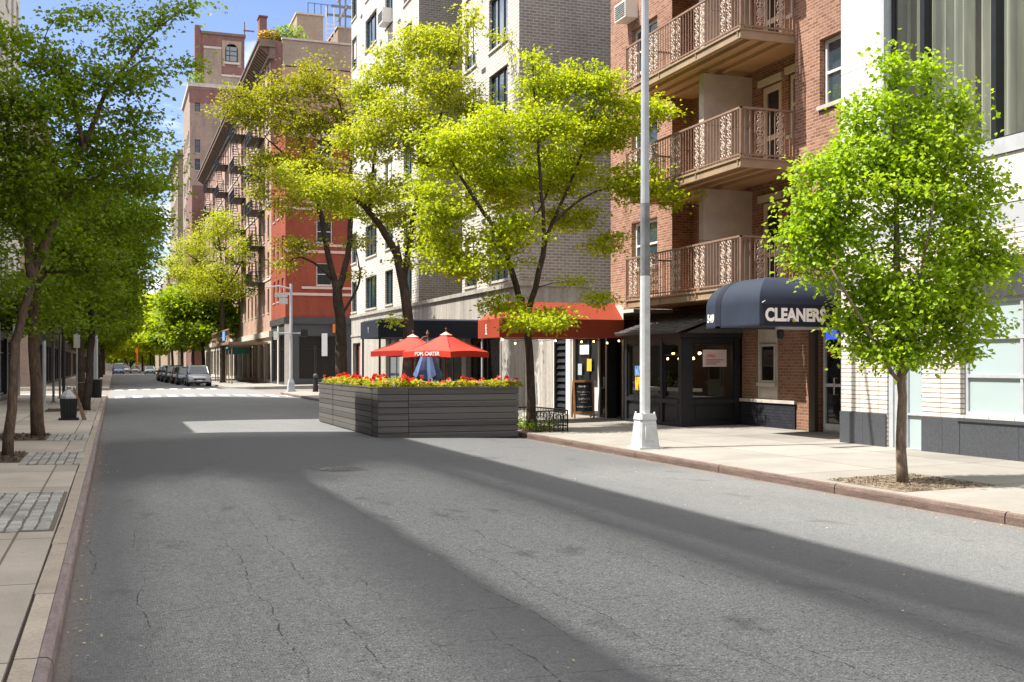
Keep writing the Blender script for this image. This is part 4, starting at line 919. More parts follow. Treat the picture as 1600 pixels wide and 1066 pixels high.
# roof of the tenement: chimney, bulkhead, tank frame, planting
xa, xb = Xat(405.5, 96), Xat(417, 96); m = MB(); m.box(xa, xb, 96, 97.2, HB, Zat(26, xa, 96)); m.box(xa - .08, xb + .08, 95.9, 97.3, Zat(26, xa, 96), Zat(24, xa, 96)); m.build('chimney', 'brick_rust', N)
xa, xb = Xat(464, 99), Xat(505, 99); zt = Zat(26, xb, 99); m = MB(); m.box(xa, xb, 99, 106, HB, zt); xc = Xat(600, 99); m.box(xb + 1.4, xc, 99.5, 106, HB, zt - .7); m.box(xa - 1.1, xa - .01, 102, 106, HB, zt - 1.3); m.build('bulkhead', 'brick_tan', N)
m = MB(); m.box(xa - .1, xb + .1, 98.9, 106.1, zt + .001, zt + .16); m.box(xb + 1.3, xc + .1, 99.4, 106.1, zt - .699, zt - .55); m.build('bulkhead_coping', 'stone_trim', N)
m = MB()
for x in (xb + .25, xb + .95): m.tube([(x, 98.9, HB), (x, 98.9, zt + .9)], .05, 5)
for k in range(12): z = HB + .4*k; m.tube([(xb + .25, 98.9, z), (xb + .95, 98.9, z)], .04, 4)
m.build('ladder', 'frame_white', N)
m = MB()
for k in range(5): x = xa + 1.0 + (xb - xa)*k/4; m.tube([(x, 99.2, zt + .1), (x, 99.2, zt + 1.15)], .03, 4)
m.tube([(xa + 1, 99.2, zt + 1.15), (xb + 4, 99.2, zt + 1.1)], .03, 4); m.build('roof_rail', 'iron_black', N)
t = thing('tank_stand', 'open dark steel water tank stand on the tenement roof', 'tank stand', (xb + 3, 101, HB))
m = MB(); xs_ = (xb + 1.9, xb + 4.6); ys_ = (98.6, 101.2)
for x in xs_:
    for y in ys_: m.tube([(x, y, HB), (x, y, zt + 3.6)], .09, 5)
for z in (zt + .6, zt + 2.4, zt + 3.4):
    for x in xs_: m.box(x - .1, x + .1, ys_[0] - 1, ys_[1] + 1, z, z + .2)
    for y in ys_: m.box(xs_[0] - 1.3, xs_[1] + 1.3, y - .1, y + .1, z + .205, z + .4)
for z in (HB, zt + .7):
    m.tube([(xs_[0], ys_[0], z), (xs_[1], ys_[0], z + 2.4)], .05, 4); m.tube([(xs_[1], ys_[0], z), (xs_[0], ys_[0], z + 2.4)], .05, 4)
m.build('frame', 'pole_dark', t)
def shrub(name, c, r, mt, lab, n=500, ls=.12):
    t = thing(name, lab, 'plant', (c[0], c[1], c[2] - r*.8)); rn = random.Random(int(c[0]*100)); m = MB()
    for k in range(n):
        d = Vector((rn.gauss(0, 1), rn.gauss(0, 1), rn.gauss(0, 1))).normalized() * r * rn.random()**.35; p = Vector(c) + Vector((d.x*1.25, d.y, d.z))
        a = Vector((rn.uniform(-1,1), rn.uniform(-1,1), rn.uniform(-.4,1))).normalized()*ls; b = a.orthogonal().normalized()*ls*.4
        m.face([p, p + a*.5 + b, p + a, p + a*.5 - b])
    m.build('foliage', mt, t)
    m = MB(); m.lathe((c[0], c[1], c[2] - r*1.35), [(r*.35, 0), (r*.45, r*.5)], 8); m.build('pot', 'wood_old', t)
for u, v, r, mt, lab in ((416, 60, .55, 'yellow_plant', 'small yellow potted shrub on the tenement roof edge'), (427, 61, .6, 'yellow_plant', 'larger yellow potted shrub beside the smaller one on the roof'), (444, 58, .95, 'leaf_deep', 'dark green roof shrub beside the yellow ones'), (457, 57, 1.0, 'leaf_deep', 'broad dark green roof shrub beside the brick bulkhead')):
    X = Xat(u, 93.6); shrub('roof_shrub', (X, 93.6, max(HB + .9 + r*.5, Zat(v, X, 93.6))), r, mt, lab, 420, .22)
# towers further up the street
def tower(name, lab, mat_, X, Y0, Y1, H, X2, wins, front=()):
    t = thing(name, lab, 'building', (X, Y0, 0)); m = MB(); wall(m, FY(Y0), (X, X2), (0, H), wins, .25); wall(m, FX(X), (Y0, Y1), (0, H), front, .25); m.box(X, X2, Y0, Y1, H, H + .3)
    m.face([(X2, Y0, 0), (X2, Y1, 0), (X2, Y1, H), (X2, Y0, H)]); m.face([(X, Y1, 0), (X2, Y1, 0), (X2, Y1, H), (X, Y1, H)])
    m.build('wall', mat_, t)
    for q in wins: far_win(t, FY(Y0), *q, d=.18)
    for q in front: far_win(t, FX(X), *q, d=.18)
    return t
XT = 11.2; YT = 182
X1, X2 = Xat(304.5, YT), Xat(312.5, YT); wz = [46.0 - 4.6*k for k in range(1)]
wins = []
for v0, v1 in ((153, 175), (218, 239), (248, 266), (300, 320)): wins.append((X1, X2, Zat(v1, X1, YT), Zat(v0, X1, YT)))
fw_ = [(184 + 3.6*k, 185.8 + 3.6*k, 4.5 + 3.6*j, 6.4 + 3.6*j) for k in range(4) for j in range(10)]
H1 = Zat(138, XT, YT)
t = tower('tan_apartment_tower', 'tan brick tower with small paired sash windows behind the brown tenement', 'brick_tower', XT, YT, 200, H1, 34, wins, fw_)
m = MB(); m.fbox(FY(YT), XT - .1, 34, H1 - 2.2, H1 - .01, -.05, .0); m.build('top_course', 'brick_rust', t)
m = MB(); m.box(XT - .3, 34, YT - .3, 200, H1 + .302, H1 + .9); m.build('parapet', 'stone_trim', t)
shrub('roof_shrub', (XT + .9, YT + .5, H1 + 1.6), 1.3, 'leaf_deep', 'small dark shrub on the tan tower corner', 300, .35)
YU = 186; XU = Xat(313.5, YU); XV2 = Xat(382, YU); H2 = Zat(52, XU, YU)
t = thing('stair_tower', 'tall rust brick penthouse tower with one arched window', 'tower', (XU, YU, 40))
xA, xB = Xat(346, YU), Xat(377, YU); wa = (Xat(352, YU), Xat(371.5, YU), Zat(93, XU, YU), Zat(69, XU, YU))
m = MB(); wall(m, FY(YU), (XU, XV2), (H1 + .5, H2), [wa], .3); m.box(XU, XV2, YU + .31, 200, H1 + .5, H2 - .01); m.build('wall', 'brick_rust', t)
m = MB(); m.fbox(FY(YU), Xat(318, YU), xA, H1 + .5, Zat(75, XU, YU), -.15, 0); m.fbox(FY(YU), xA, XV2, H1 + .5, Zat(88, XU, YU) - 3.0, -.12, 0); m.build('lower_facing', 'brick_tower', t)
m = MB(); m.fbox(FY(YU), Xat(318, YU) , xA, Zat(75, XU, YU) + .01, Zat(75, XU, YU) + .35, -.25, 0); m.fbox(FY(YU), xA, XV2, Zat(88, XU, YU) - 2.95, Zat(88, XU, YU) - 2.65, -.25, 0); m.build('stone_string', 'stone_trim', t); m = MB(); m.fbox(FY(YU), wa[0] - .3, wa[1] + .3, wa[2] - .35, wa[2] - .02, -.2, .1); m.build('sill', 'stone_trim', t)
m = MB(); m.fbox(FY(YU), xA + .1, wa[0] - .02, wa[2] - .8, H2 - .8, -.08, 0); m.fbox(FY(YU), wa[1] + .02, xB, wa[2] - .8, H2 - .8, -.08, 0)
cx_, r_ = (wa[0] + wa[1])/2, (wa[1] - wa[0])/2
for k in range(10):
    a, b = R(180 - 18*k), R(162 - 18*k); P = FY(YU).p
    m.face([P(cx_ + r_*math.cos(a), wa[3] - .0 + r_*math.sin(a) - r_*.5, -.081), P(cx_ + r_*math.cos(b), wa[3] + r_*math.sin(b) - r_*.5, -.081), P(cx_ + r_*math.cos(b), H2 - .8, -.081), P(cx_ + r_*math.cos(a), H2 - .8, -.081)])
m.build('window_bay', 'brick_tan', t)
f = window(t, FY(YU), wa[0] + .02, wa[1] - .02, wa[2], wa[3] + r_*.5, -.04, 'frame_dark', 'glass_blue', .15, (.35,), (.35, .6))
m = MB(); m.box(XU - .9, XU, YU - .2, YU + 1.4, 40, Zat(40, XU, YU)); m.build('chimney', 'brick_rust', t)
m = MB(); m.box(XU - .1, XV2 + .2, YU - .2, 200, H2 + .002, H2 + .4); m.tube([(XV2, YU, H2), (XV2, YU, H2 + 2.5)], .1, 5); m.box(XV2 - .2, XV2 + 1.6, YU - .1, YU + .1, H2 + 1.0, H2 + 1.2); m.build('coping', 'cornice_brown', t)
tower('dark_side_building', 'dark rust brick building standing in front of the tan tower', 'brick_rust', Xat(300, 166), 166, 179, Zat(293, 11, 166), 30, [(Xat(303, 166), Xat(309, 166), 14, 16.5)], ())
t = tower('ornate_cornice_house', 'narrow tan house with grey roof edge at the tower foot', 'brick_tan', 10.9, 212, 240, Zat(236, 10.9, 212), 26, [], [(214 + 4*k, 216 + 4*k, 6 + 4*j, 8.4 + 4*j) for k in range(5) for j in range(8)])
m = MB(); m.box(11.6, 26, 213, 238, Zat(236, 10.9, 212), Zat(230, 10.9, 212)); m.build('penthouse', 'grey_panel', t)
m = MB(); m.box(10.3, 26, 211.4, 240, Zat(243, 10.9, 212), Zat(240, 10.9, 212)); m.build('cornice', 'cornice_brown', t)
tower('far_right_house', 'low tan house far up the right side beyond the towers', 'brick_tan', 10.5, 243, 320, 20, 26, [], [(245 + 5*k, 247 + 5*k, 5 + 3.6*j, 7.2 + 3.6*j) for k in range(14) for j in range(4)])

# ---------------------------------------------------------------- the left side of the street
XLW = -4.5; fl_ = FL(XLW)
def left_house(name, lab, y0, y1, H, mt, low, wins=True, XX=XLW, deep=14, gmt='paint_black'):
    f = FL(XX); t = thing(name, lab, 'building', (XX, (y0 + y1)/2, 0)); op = []; gr = []
    k = y0 + 1.0
    while k < y1 - 1.6:
        z = low + 1.1
        while z < H - 2.0: op.append((k, k + 1.3, z, z + 1.9)); z += 3.2
        k += 2.9
    op = op[:98]
    m = MB(); wall(m, f, (y0, y1), (low, H), op, .2); m.box(XX - deep, XX - .25, y0 + .01, y1 - .01, 0, H - .02); m.build('wall', mt, t)
    k = y0 + .5
    while k < y1 - 3: gr.append((k, min(k + 3.4, y1 - .4), .35, low - .9)); k += 4.1
    m = MB(); wall(m, f, (y0, y1), (0, low), gr, .2); m.fbox(f, y0, y1, low - .55, low - .01, -.12, 0); m.build('shopfront', gmt, t)
    for q in op: far_win(t, f, *q)
    for q in gr: far_win(t, f, *q, gm='glass_shop', vs=(.33, .66), hs=(.75,), sill=None)
    for a in (y0, y1):
        s = MB(); ya, yb_ = (a - .004, a + .02) if a == y0 else (a - .02, a + .004)
        s.box(XX - deep, XX - .003, ya, yb_, 0, H - .004); s.build('end_wall', mt, t)
    m = MB(); m.box(XX - .3, XX + .12, y0, y1, H, H + .35); m.build('coping', 'stone_trim', t)
    return t
left_house('brick_walkup', 'brown brick walk-up on the left beside the viewpoint', -30, 30.4, 17.3, 'brick_left', 3.6)
left_house('low_storehouse', 'lower three storey shop on the left between taller houses', 30.5, 38.4, 10.1, 'brick_left', 3.4)
left_house('pale_corner_house', 'pale stucco corner house on the left above dark shopfronts', 38.5, 62.2, 24, 'stucco_light', 3.7)
left_house('dark_corner_house', 'brown brick house on the left beyond the crossing', 84, 148, 20, 'brick_left', 4.0, XX=-4.9)
left_house('left_row_house', 'tan brick row house far up the left side', 152.5, 203, 20, 'brick_tan', 4.0, XX=-4.9)
left_house('far_left_house', 'rust brick house farthest up the left side', 209.5, 320, 20, 'brick_rust', 4.0, XX=-4.9)
t, rs = domed('navy_awning', 'navy flat canopy over the left pavement behind the tree trunks', -2.3, XLW + .02, 50, 56, 3.05, 3.85, 3.9, -.05, 'navy_cloth', 1, flat=True)

t = thing('terrace_house', 'long brick terrace closing the far end of the street behind the golden trees', 'building', (0, 440, 0)); f_ = FY(440)
op = [(-58 + 5*k, -56 + 5*k, 2.2 + 3.6*j, 4.4 + 3.6*j) for k in range(23) for j in range(3)]; m = MB(); wall(m, f_, (-60, 60), (-1, 14), op, .3); m.box(-60, 60, 440.4, 455, -1, 14.2); m.build('wall', 'brick_tan', t)
for q in op[:90]: far_win(t, f_, *q)
# ---------------------------------------------------------------- street furniture
def planter(x0, x1, y0, y1, zb, zt, lab, seams_x=(), seams_y=()):
    t = thing('planter_box', lab, 'planter', (x0, y0, zb)); n = 8; h = (zt - zb - .07) / n; g = .014
    rn = random.Random(int(x0*31 + y0*7)); T = .03
    sx = [x0] + list(seams_x) + [x1]; sy = [y0] + list(seams_y) + [y1]
    m = MB()
    for k in range(n):
        z = zb + .05 + k*h; f = lambda: rn.uniform(-.004, .004)
        for a, b in zip(sx[:-1], sx[1:]):
            e = f(); m.box(a + .006, b - .006, y0 + e, y0 + T + e, z, z + h - g); e = f(); m.box(a + .006, b - .006, y1 - T + e, y1 + e, z, z + h - g)
        for a, b in zip(sy[:-1], sy[1:]):
            a2, b2 = max(a, y0 + T + .006), min(b, y1 - T - .006)
            e = f(); m.box(x0 + e, x0 + T + e, a2 + .006, b2 - .006, z, z + h - g); e = f(); m.box(x1 - T + e, x1 + e, a2 + .006, b2 - .006, z, z + h - g)
    m.build('boards', 'board_grey', t)
    m = MB(); m.box(x0 + T + .006, x1 - T - .006, y0 + T + .006, y1 - T - .006, zb + .02, zt - .12); m.build('lining', 'iron_black', t)
    m = MB()
    for q in ((x0 - .012, x1 + .012, y0 - .012, y0 + .07), (x0 - .012, x1 + .012, y1 - .07, y1 + .012)): m.box(*q, zt - .03, zt)
    for q in ((x0 - .012, x0 + .07, y0 + .073, y1 - .073), (x1 - .07, x1 + .012, y0 + .073, y1 - .073)): m.box(*q, zt - .031, zt - .001)
    m.build('rim', 'board_grey', t)
    m = MB(); m.face([(x0 + .05, y0 + .05, zt - .06), (x1 - .05, y0 + .05, zt - .06), (x1 - .05, y1 - .05, zt - .06), (x0 + .05, y1 - .05, zt - .06)]); m.build('soil', 'soil', t)
    return t
PX, PY, PT = 5.62, 24.85, 1.14
planter(PX, 9.0, PY, PY + .6, -.09, PT, 'dark grey slatted planter facing the viewer across the parking lane end', (6.33,))
planter(PX, PX + .6, PY + .615, 30.35, -.03, PT, 'long grey slatted planter along the lane side of the dining pen')
planter(PX, PX + .6, 30.37, 32.6, -.03, PT, 'short grey slatted planter at the far end of the lane side')
# bedding flowers: four clumps, set out along the planters
def clump(seed):
    rn = random.Random(seed); t = thing('flower_clump', None, None, (0, 0, 0)); m = MB()
    for k in range(260):
        a = rn.uniform(0, 6.28); r = .17*rn.random()**.6; z = rn.uniform(.0, .20)*(1 - r*2) + .02; p = Vector((r*math.cos(a)*1.15, r*math.sin(a), z)); L = rn.uniform(.045, .08)
        d = Vector((math.cos(a + rn.gauss(0, .7)), math.sin(a + rn.gauss(0, .7)), rn.uniform(-.2, .9))).normalized(); s = d.cross(Vector((rn.gauss(0, .3), rn.gauss(0, .3), 1))).normalized()*L*.36
        m.face([p, p + d*L*.5 + s, p + d*L, p + d*L*.5 - s])
    m.build('foliage', 'leaf_bed', t)
    for mt, cnt in (('petal', 1 + seed % 4), ('petal_pale', 5)):
        for k in range(cnt):
            m = MB()
            a = rn.uniform(0, 6.28); r = .15*rn.random()**.5; c = Vector((r*math.cos(a), r*math.sin(a), rn.uniform(.16, .29) if mt == 'petal' else rn.uniform(.12, .21)))
            for j in range(11):
                d = Vector((rn.gauss(0, 1), rn.gauss(0, 1), rn.gauss(.3, .8))).normalized(); q = 1.45 if mt == 'petal' else 1.0; s = d.orthogonal().normalized()*.022*q
                m.face([c, c + d*.02*q + s, c + d*.042*q, c + d*.02*q - s])
            m.build('bloom' if mt == 'petal' else 'pale_bloom', mt, t)
    return t
protos = [clump(k) for k in range(5)]; used = set(); rn = random.Random(11)
def copy_tree(o, parent=None):
    c = o.copy(); COL.objects.link(c); c.parent = parent
    for ch in list(o.children): copy_tree(ch, c)
    return c
spots = [(PX + .2 + .265*k + rn.uniform(-.05, .05), PY + .28 + rn.uniform(-.1, .1), 0) for k in range(13)] + [(PX + .28 + rn.uniform(-.1, .1), PY + .75 + .29*k + rn.uniform(-.05, .05), 1) for k in range(24)]
for i, (x, y, w) in enumerate(spots):
    k = rn.randrange(5); p = protos[i] if i < 5 else copy_tree(protos[k])
    p.location = (x, y, PT - .06); p.rotation_euler = (0, 0, rn.uniform(0, 6.28)); s = rn.uniform(.85, 1.25); p.scale = (s, s, s*rn.uniform(.85, 1.1))
    tag(p, 'red and cream bedding flowers in the planter facing the viewer' if w == 0 else 'red and cream bedding flowers along the lane side planters', 'flowers', 'bedding flowers in the front planter' if w == 0 else 'bedding flowers in the side planters')
# market umbrellas
def umbrella(x, y, r, za, zr, rot, lab, letters=None, lean=0.0):
    t = thing('patio_umbrella', lab, 'umbrella', (x, y, -.06)); c = Vector((x, y, 0)); N = 4
    cor = [c + Vector((r*math.cos(rot + k*math.pi/2), r*math.sin(rot + k*math.pi/2), zr)) for k in range(N)]; ap = Vector((x, y, za))
    m = MB(); S = 6
    for k in range(N):
        a, b = cor[k], cor[(k+1) % N]
        g = {}
        for i in range(S + 1):
            for j in range(S + 1):
                f = i/S; e = a.lerp(b, j/S); p = ap.lerp(e, f); p.z -= .10*math.sin(math.pi*f)*.5 + .05*f*math.sin(math.pi*j/S)*-.6; g[i, j] = p
        for i in range(S):
            for j in range(S): m.face([g[i, j], g[i+1, j], g[i+1, j+1], g[i, j+1]] if i else [g[0, 0], g[1, j], g[1, j+1]])
        for j in range(S):
            p, q = g[S, j], g[S, j+1]; m.face([p, q, q - Vector((0, 0, .15)), p - Vector((0, 0, .15))])
    cp = m.build('canopy', 'umbrella_red', t)
    v = MB(); q4 = [ap.lerp(k_, .15) + Vector((0, 0, .012)) for k_ in cor]; 
    for k in range(N): v.face([ap + Vector((0, 0, .035)), q4[k], q4[(k+1) % N]])
    v.build('highlight_cap', 'umbrella_pale', t)  # pale cap paints the highlight of the top edges onto the cloth
    m = MB(); m.tube([(x, y, -.06), (x, y, za)], .024, 8); m.ball((x, y, za + .10), .03, 6, 5); m.tube([(x, y, za), (x, y, za + .1)], .015, 6)
    for k in cor: m.tube([ap - Vector((0, 0, .04)), k + Vector((0, 0, -.012))], .011, 4); m.tube([Vector((x, y, zr - .3)), ap.lerp(k, .55) - Vector((0, 0, .07))], .009, 4)
    m.build('pole', 'wood_red', t)
    m = MB(); m.lathe((x, y, -.08), [(.26, 0), (.26, .06), (.05, .09), (.04, .3)], 12); m.build('base', 'iron_black', t)
    if letters:
        k = letters[0]; a, b = cor[k], cor[(k+1) % N]; d = (b - a).normalized(); n = d.cross(Vector((0, 0, 1)))
        text(t, letters[1], a.lerp(b, .26) + n*.008 + Vector((0, 0, -.115 + .02)), d, (0, 0, 1), .13, 'letter_white', off=.004)
    return t
ux, uy = Xat(697, 28.0), 28.0; a0 = math.atan2(-uy, -ux)
umbrella(ux, uy, 1.12, 2.48, 1.98, a0 + .10, 'nearer red market umbrella with white lettering on its valance', (3, 'POM. CARTER'))
ux2, uy2 = Xat(645, 31.2), 31.2
umbrella(ux2, uy2, 1.32, 2.50, 2.02, a0 + .5, 'farther red market umbrella at the far end of the dining pen')
bx, by = Xat(668, 29.6), 29.6
t = thing('closed_umbrella', 'closed blue umbrella between the two open red ones', 'umbrella', (bx, by, -.06)); m = MB(); n = 20; prof = [(2.36, .03), (2.2, .08), (2.0, .13), (1.75, .22), (1.5, .30), (1.28, .34)]; rings = []
for z, r in prof:
    rings.append([Vector((bx + r*(1 + .28*math.cos(5*w + .4) * (r/.34))*math.cos(w), by + r*(1 + .28*math.cos(5*w + .4)*(r/.34))*math.sin(w), z + (.09*math.cos(5*w) if z < 1.4 else 0))) for w in [2*math.pi*k/n for k in range(n)]])
for a, b in zip(rings[:-1], rings[1:]):
    for k in range(n): m.face([a[k], a[(k+1) % n], b[(k+1) % n], b[k]])
m.build('cloth', 'umbrella_blue', t)
m = MB(); m.tube([(bx, by, -.06), (bx, by, 2.5)], .022, 8); m.lathe((bx, by, 2.44), [(.02, 0), (.045, .06), (.03, .1), (.012, .16)], 8); m.tube([(bx, by, 2.42), (bx - .12, by, 2.40), (bx - .2, by, 2.30)], .018, 5); m.build('pole', 'wood_old', t)
m = MB(); m.lathe((bx, by, -.08), [(.26, 0), (.26, .06), (.05, .09)], 12); m.build('base', 'iron_black', t)
# lamp post on the right pavement
lx, ly = 9.53, 19.25; z0 = walk_z(lx)
t = thing('lamp_post', 'tall white octagonal street lamp post with tapered square base', 'lamp post', (lx, ly, z0))
def frustum(m, z0, z1, a, b, n=4, rot=math.pi/4): m.tube([(lx, ly, z0), (lx, ly, z1)], [a, b], n)
m = MB()
def sq(m, x, y, z0, z1, a, b, ch=.2):
    def ring(h, z): c = h*(1 - ch); return [(x-h, y-c, z), (x-c, y-h, z), (x+c, y-h, z), (x+h, y-c, z), (x+h, y+c, z), (x+c, y+h, z), (x-c, y+h, z), (x-h, y+c, z)]
    p, q = ring(a, z0), ring(b, z1)
    for k in range(8): m.face([p[k], p[(k+1) % 8], q[(k+1) % 8], q[k]])
    m.face(q)
sq(m, lx, ly, z0 - .02, z0 + .035, .27, .26, .12); sq(m, lx, ly, z0 + .035, z0 + .06, .225, .22); sq(m, lx, ly, z0 + .06, z0 + .55, .215, .165); sq(m, lx, ly, z0 + .55, z0 + .58, .18, .175); sq(m, lx, ly, z0 + .58, z0 + .66, .175, .16)
for sx in (-1, 1):
    for sy in (-1, 1): m.lathe((lx + sx*.13, ly + sy*.13, z0 + .655), [(.022, 0), (.022, .03), (.008, .045)], 6)
m.box(lx - .09, lx + .09, ly - .222, ly - .19, z0 + .16, z0 + .44)
m.build('base', 'pole_white', t)
m = MB(); sq(m, lx, ly, z0 + .66, 3.34, .086, .082, .42); m.box(lx - .03, lx + .03, ly - .112, ly - .1, 2.3, 2.33); m.build('lower_shaft', 'pole_white', t)
m = MB(); sq(m, lx, ly, 3.34, 4.72, .082, .077, .42); m.build('dark_sleeve', 'pole_dark', t)
m = MB(); sq(m, lx, ly, 4.72, 9.8, .072, .055, .42); m.tube([(lx, ly, 9.4), (lx - .6, ly, 9.9), (lx - 2.4, ly, 10.1)], .04, 8); m.build('upper_shaft', 'pole_grey', t)
m = MB(); m.tube([(lx - 2.3, ly, 10.1), (lx - 3.0, ly, 10.12)], [.1, .12], 8); m.build('lamp_head', 'pole_grey', t)
# low iron guard round the tree pit
t = thing('tree_guard', 'low black iron guard of hoops round the forked tree pit', 'tree guard', (9.2, 24.6, walk_z(9.6))); m = MB(); zt = .50
def rail(p, q):
    p, q = Vector(p), Vector(q); L = (q - p).length; n = int(L/.11); d = (q - p)/n
    m.tube([p + Vector((0, 0, zt)), q + Vector((0, 0, zt))], .018, 5); m.tube([p + Vector((0, 0, .14)), q + Vector((0, 0, .14))], .013, 5)
    for k in range(n + 1): s = p + d*k; m.tube([s, s + Vector((0, 0, zt))], .020 if k in (0, n) else .009, 5)
    for k in range(0, n - 1, 2): scroll(m, p + d*(k + 1) + Vector((0, 0, .32)), .085, d.normalized(), (0, 0, 1), .008, 10)
g = [(9.32, 24.55, .05), (10.12, 24.55, .07), (10.12, 26.9, .07), (9.32, 26.9, .05)]
rail(g[0], g[1]); rail(g[1], g[2]); rail(g[3], g[2]); m.build('rails', 'iron_black', t)
m = MB(); rn = random.Random(2)
for k in range(420):
    p = Vector((rn.uniform(9.38, 10.05), rn.uniform(24.65, 26.8), .09 + rn.random()**2*.2)); d = Vector((rn.gauss(0, 1), rn.gauss(0, 1), rn.gauss(.6, .6))).normalized()*.11; s = d.orthogonal().normalized()*.022
    m.face([p, p + d*.5 + s, p + d, p + d*.5 - s])
o = m.build('ground_plants', 'leaf_deep'); o['kind'] = 'stuff'
# chalkboard
sx_, sy_ = 12.72, 29.7; t = thing('chalkboard_stand', 'wooden A-frame chalkboard with handwritten chalk lines outside the low shop', 'chalkboard', (0, 0, 0))
m = MB(); H = 1.08
def leaf(m, s):
    y = lambda z: s*(.02 + .24*(1 - z/H)); P = lambda x, z, d: Vector((x, y(z) + s*d, z))
    for x0, x1, a, b in ((-.30, -.25, 0, H), (.25, .30, 0, H), (-.25, .25, H - .06, H), (-.25, .25, .13, .19)):
        m.hexa([P(x0, a, 0), P(x1, a, 0), P(x1, a, .03), P(x0, a, .03), P(x0, b, 0), P(x1, b, 0), P(x1, b, .03), P(x0, b, .03)])
leaf(m, -1); leaf(m, 1); m.build('frame', 'wood_tan', t)
for s in (-1, 1):
    m = MB(); y = lambda z: s*(.02 + .24*(1 - z/H) + .012); m.face([(-.25, y(.19), .19), (.25, y(.19), .19), (.25, y(H - .06), H - .06), (-.25, y(H - .06), H - .06)]); bd = m.build('board', 'slate', t)
    if s < 0:
        m = MB(); rn = random.Random(5); yy = lambda z: -(.02 + .24*(1 - z/H) + .014 + .004)
        for z, w, a in ((.90, .26, .035), (.74, .36, .02), (.67, .2, .018), (.54, .3, .04), (.45, .2, .018), (.32, .4, .025)):
            x = -w/2
            while x < w/2:
                L = rn.uniform(.03, .06); q = [Vector((x + L*k/5, 0, z + a*math.sin(k*2.3 + rn.random()*2))) for k in range(5)]
                for p in q: p.y = yy(p.z)
                m.tube(q, .005, 4); x += L + .012
        m.build('chalk_writing', 'chalk', bd)
t.location = (sx_, sy_, walk_z(sx_)); t.rotation_euler = (0, 0, R(-14))
# traffic signal post at the far corner, right
tx, ty = 9.78, 66.2; z0 = walk_z(tx)
t = thing('signal_post', 'grey traffic signal post with side arm at the right corner of the crossing', 'signal post', (tx, ty, z0))
m = MB(); sq(m, tx, ty, z0, z0 + .08, .27, .26); sq(m, tx, ty, z0 + .08, z0 + .55, .22, .18); sq(m, tx, ty, z0 + .55, z0 + .75, .17, .11); m.build('base', 'pole_grey', t)
m = MB(); m.tube([(tx, ty, z0 + .7), (tx, ty, 6.4)], [.095, .075], 10); m.tube([(tx - .75, ty, 3.5), (tx + .7, ty, 3.5)], .045, 6); m.tube([(tx, ty, 6.1), (tx - .7, ty, 6.25), (tx - 1.5, ty, 6.15)], .045, 6); m.build('pole', 'pole_grey', t)
m = MB(); m.box(tx + .55, tx + .95, ty - .2, ty + .15, 3.3, 3.72); hd = m.build('signal_head', 'plastic_black', t)
m = MB(); m.box(tx - 1.0, tx - .72, ty - .03, ty, 3.1, 3.6); m.build('small_sign', 'paper', t)
m = MB(); m.box(tx - .95, tx - .2, ty - .03, ty, 5.6, 5.85); m.box(tx - .7, tx - .2, ty - .04, ty - .032, 5.2, 5.55); m.build('street_sign', 'pole_white', t)
t = thing('parking_post', 'slim black post with thick foot at the right corner', 'post', (10.95, 64.6, .08)); m = MB(); m.tube([(10.95, 64.6, .08), (10.95, 64.6, .85)], [.17, .12], 10); m.tube([(10.95, 64.6, .85), (10.95, 64.6, 2.75)], .06, 8); m.build('shaft', 'iron_black', t)
m = MB(); m.ball((10.95, 64.6, 1.0), .15); m.build('collar', 'paint_grey', t)
# left pavement
def post(name, x, y, h, r, mt, lab, cat='post', sign=None, grp=None):
    z = walk_zl(x); t = thing(name, lab, cat, (x, y, z), grp); m = MB(); m.tube([(x, y, z), (x, y, z + h)], r, 8); m.tube([(x, y, z), (x, y, z + .05)], r*2, 8); m.build('pole', mt, t)
    if sign:
        w, a, b, smt = sign; m = MB(); m.box(x - w/2, x + w/2, y - .05, y - .03, z + a, z + b); m.build('sign_plate', smt, t)
    return t
post('signal_post', -.86, 60.4, 4.9, .1, 'pole_grey', 'grey signal post with amber box at the left corner', 'signal post')
t = thing('pedestrian_signal', 'amber pedestrian signal box beside the left corner post', 'signal', (-1.05, 60.2, 2.3)); m = MB(); m.box(-1.2, -.97, 60.1, 60.35, 2.3, 2.72); m.build('housing', 'amber', t)
m = MB(); m.box(-1.17, -1.0, 60.085, 60.098, 2.36, 2.66); m.build('lens', 'lens_orange', t)
t = thing('litter_bin', 'round black litter basket at the left corner beside the grey post', 'bin', (-.8, 57.6, .06)); m = MB(); m.lathe((-.8, 57.6, .06), [(.24, 0), (.28, .85), (.3, .9)], 14); m.build('basket', 'plastic_black', t)
m = MB(); m.lathe((-.8, 57.6, .92), [(.31, 0), (.31, .05), (.27, .06)], 14); m.build('rim', 'pole_dark', t)
post('sign_post', -1.28, 44.0, 3.0, .03, 'pole_white', 'white sign post with pale plates beyond the black trash can', 'sign post', (.22, 2.2, 2.7, 'paper'))
post('sign_post', -2.55, 47, 2.5, .07, 'pole_white', 'leaning-looking white post by the left shopfront under the navy canopy', 'post')
post('sign_post', -2.95, 33.4, 2.7, .03, 'pole_white', 'thin white post left of the thick trunk', 'post')
post('sign_post', -2.62, 34.0, 2.7, .035, 'pole_grey', 'thin grey post right behind the thick trunk', 'post')
post('sign_post', -1.5, 38.2, 2.6, .05, 'iron_black', 'black post beside the black trash can', 'post')
post('canopy_post', -2.36, 50.1, 3.0, .05, 'pole_dark', 'near post carrying the navy canopy corner', 'post')
post('canopy_post', -2.36, 55.9, 3.0, .05, 'pole_dark', 'far post carrying the navy canopy corner', 'post')
t = thing('trash_can', 'black square trash can topped with a pale tied bag on the left pavement', 'trash can', (-1.22, 34.6, .065)); x, y = -1.22, 34.6; m = MB()
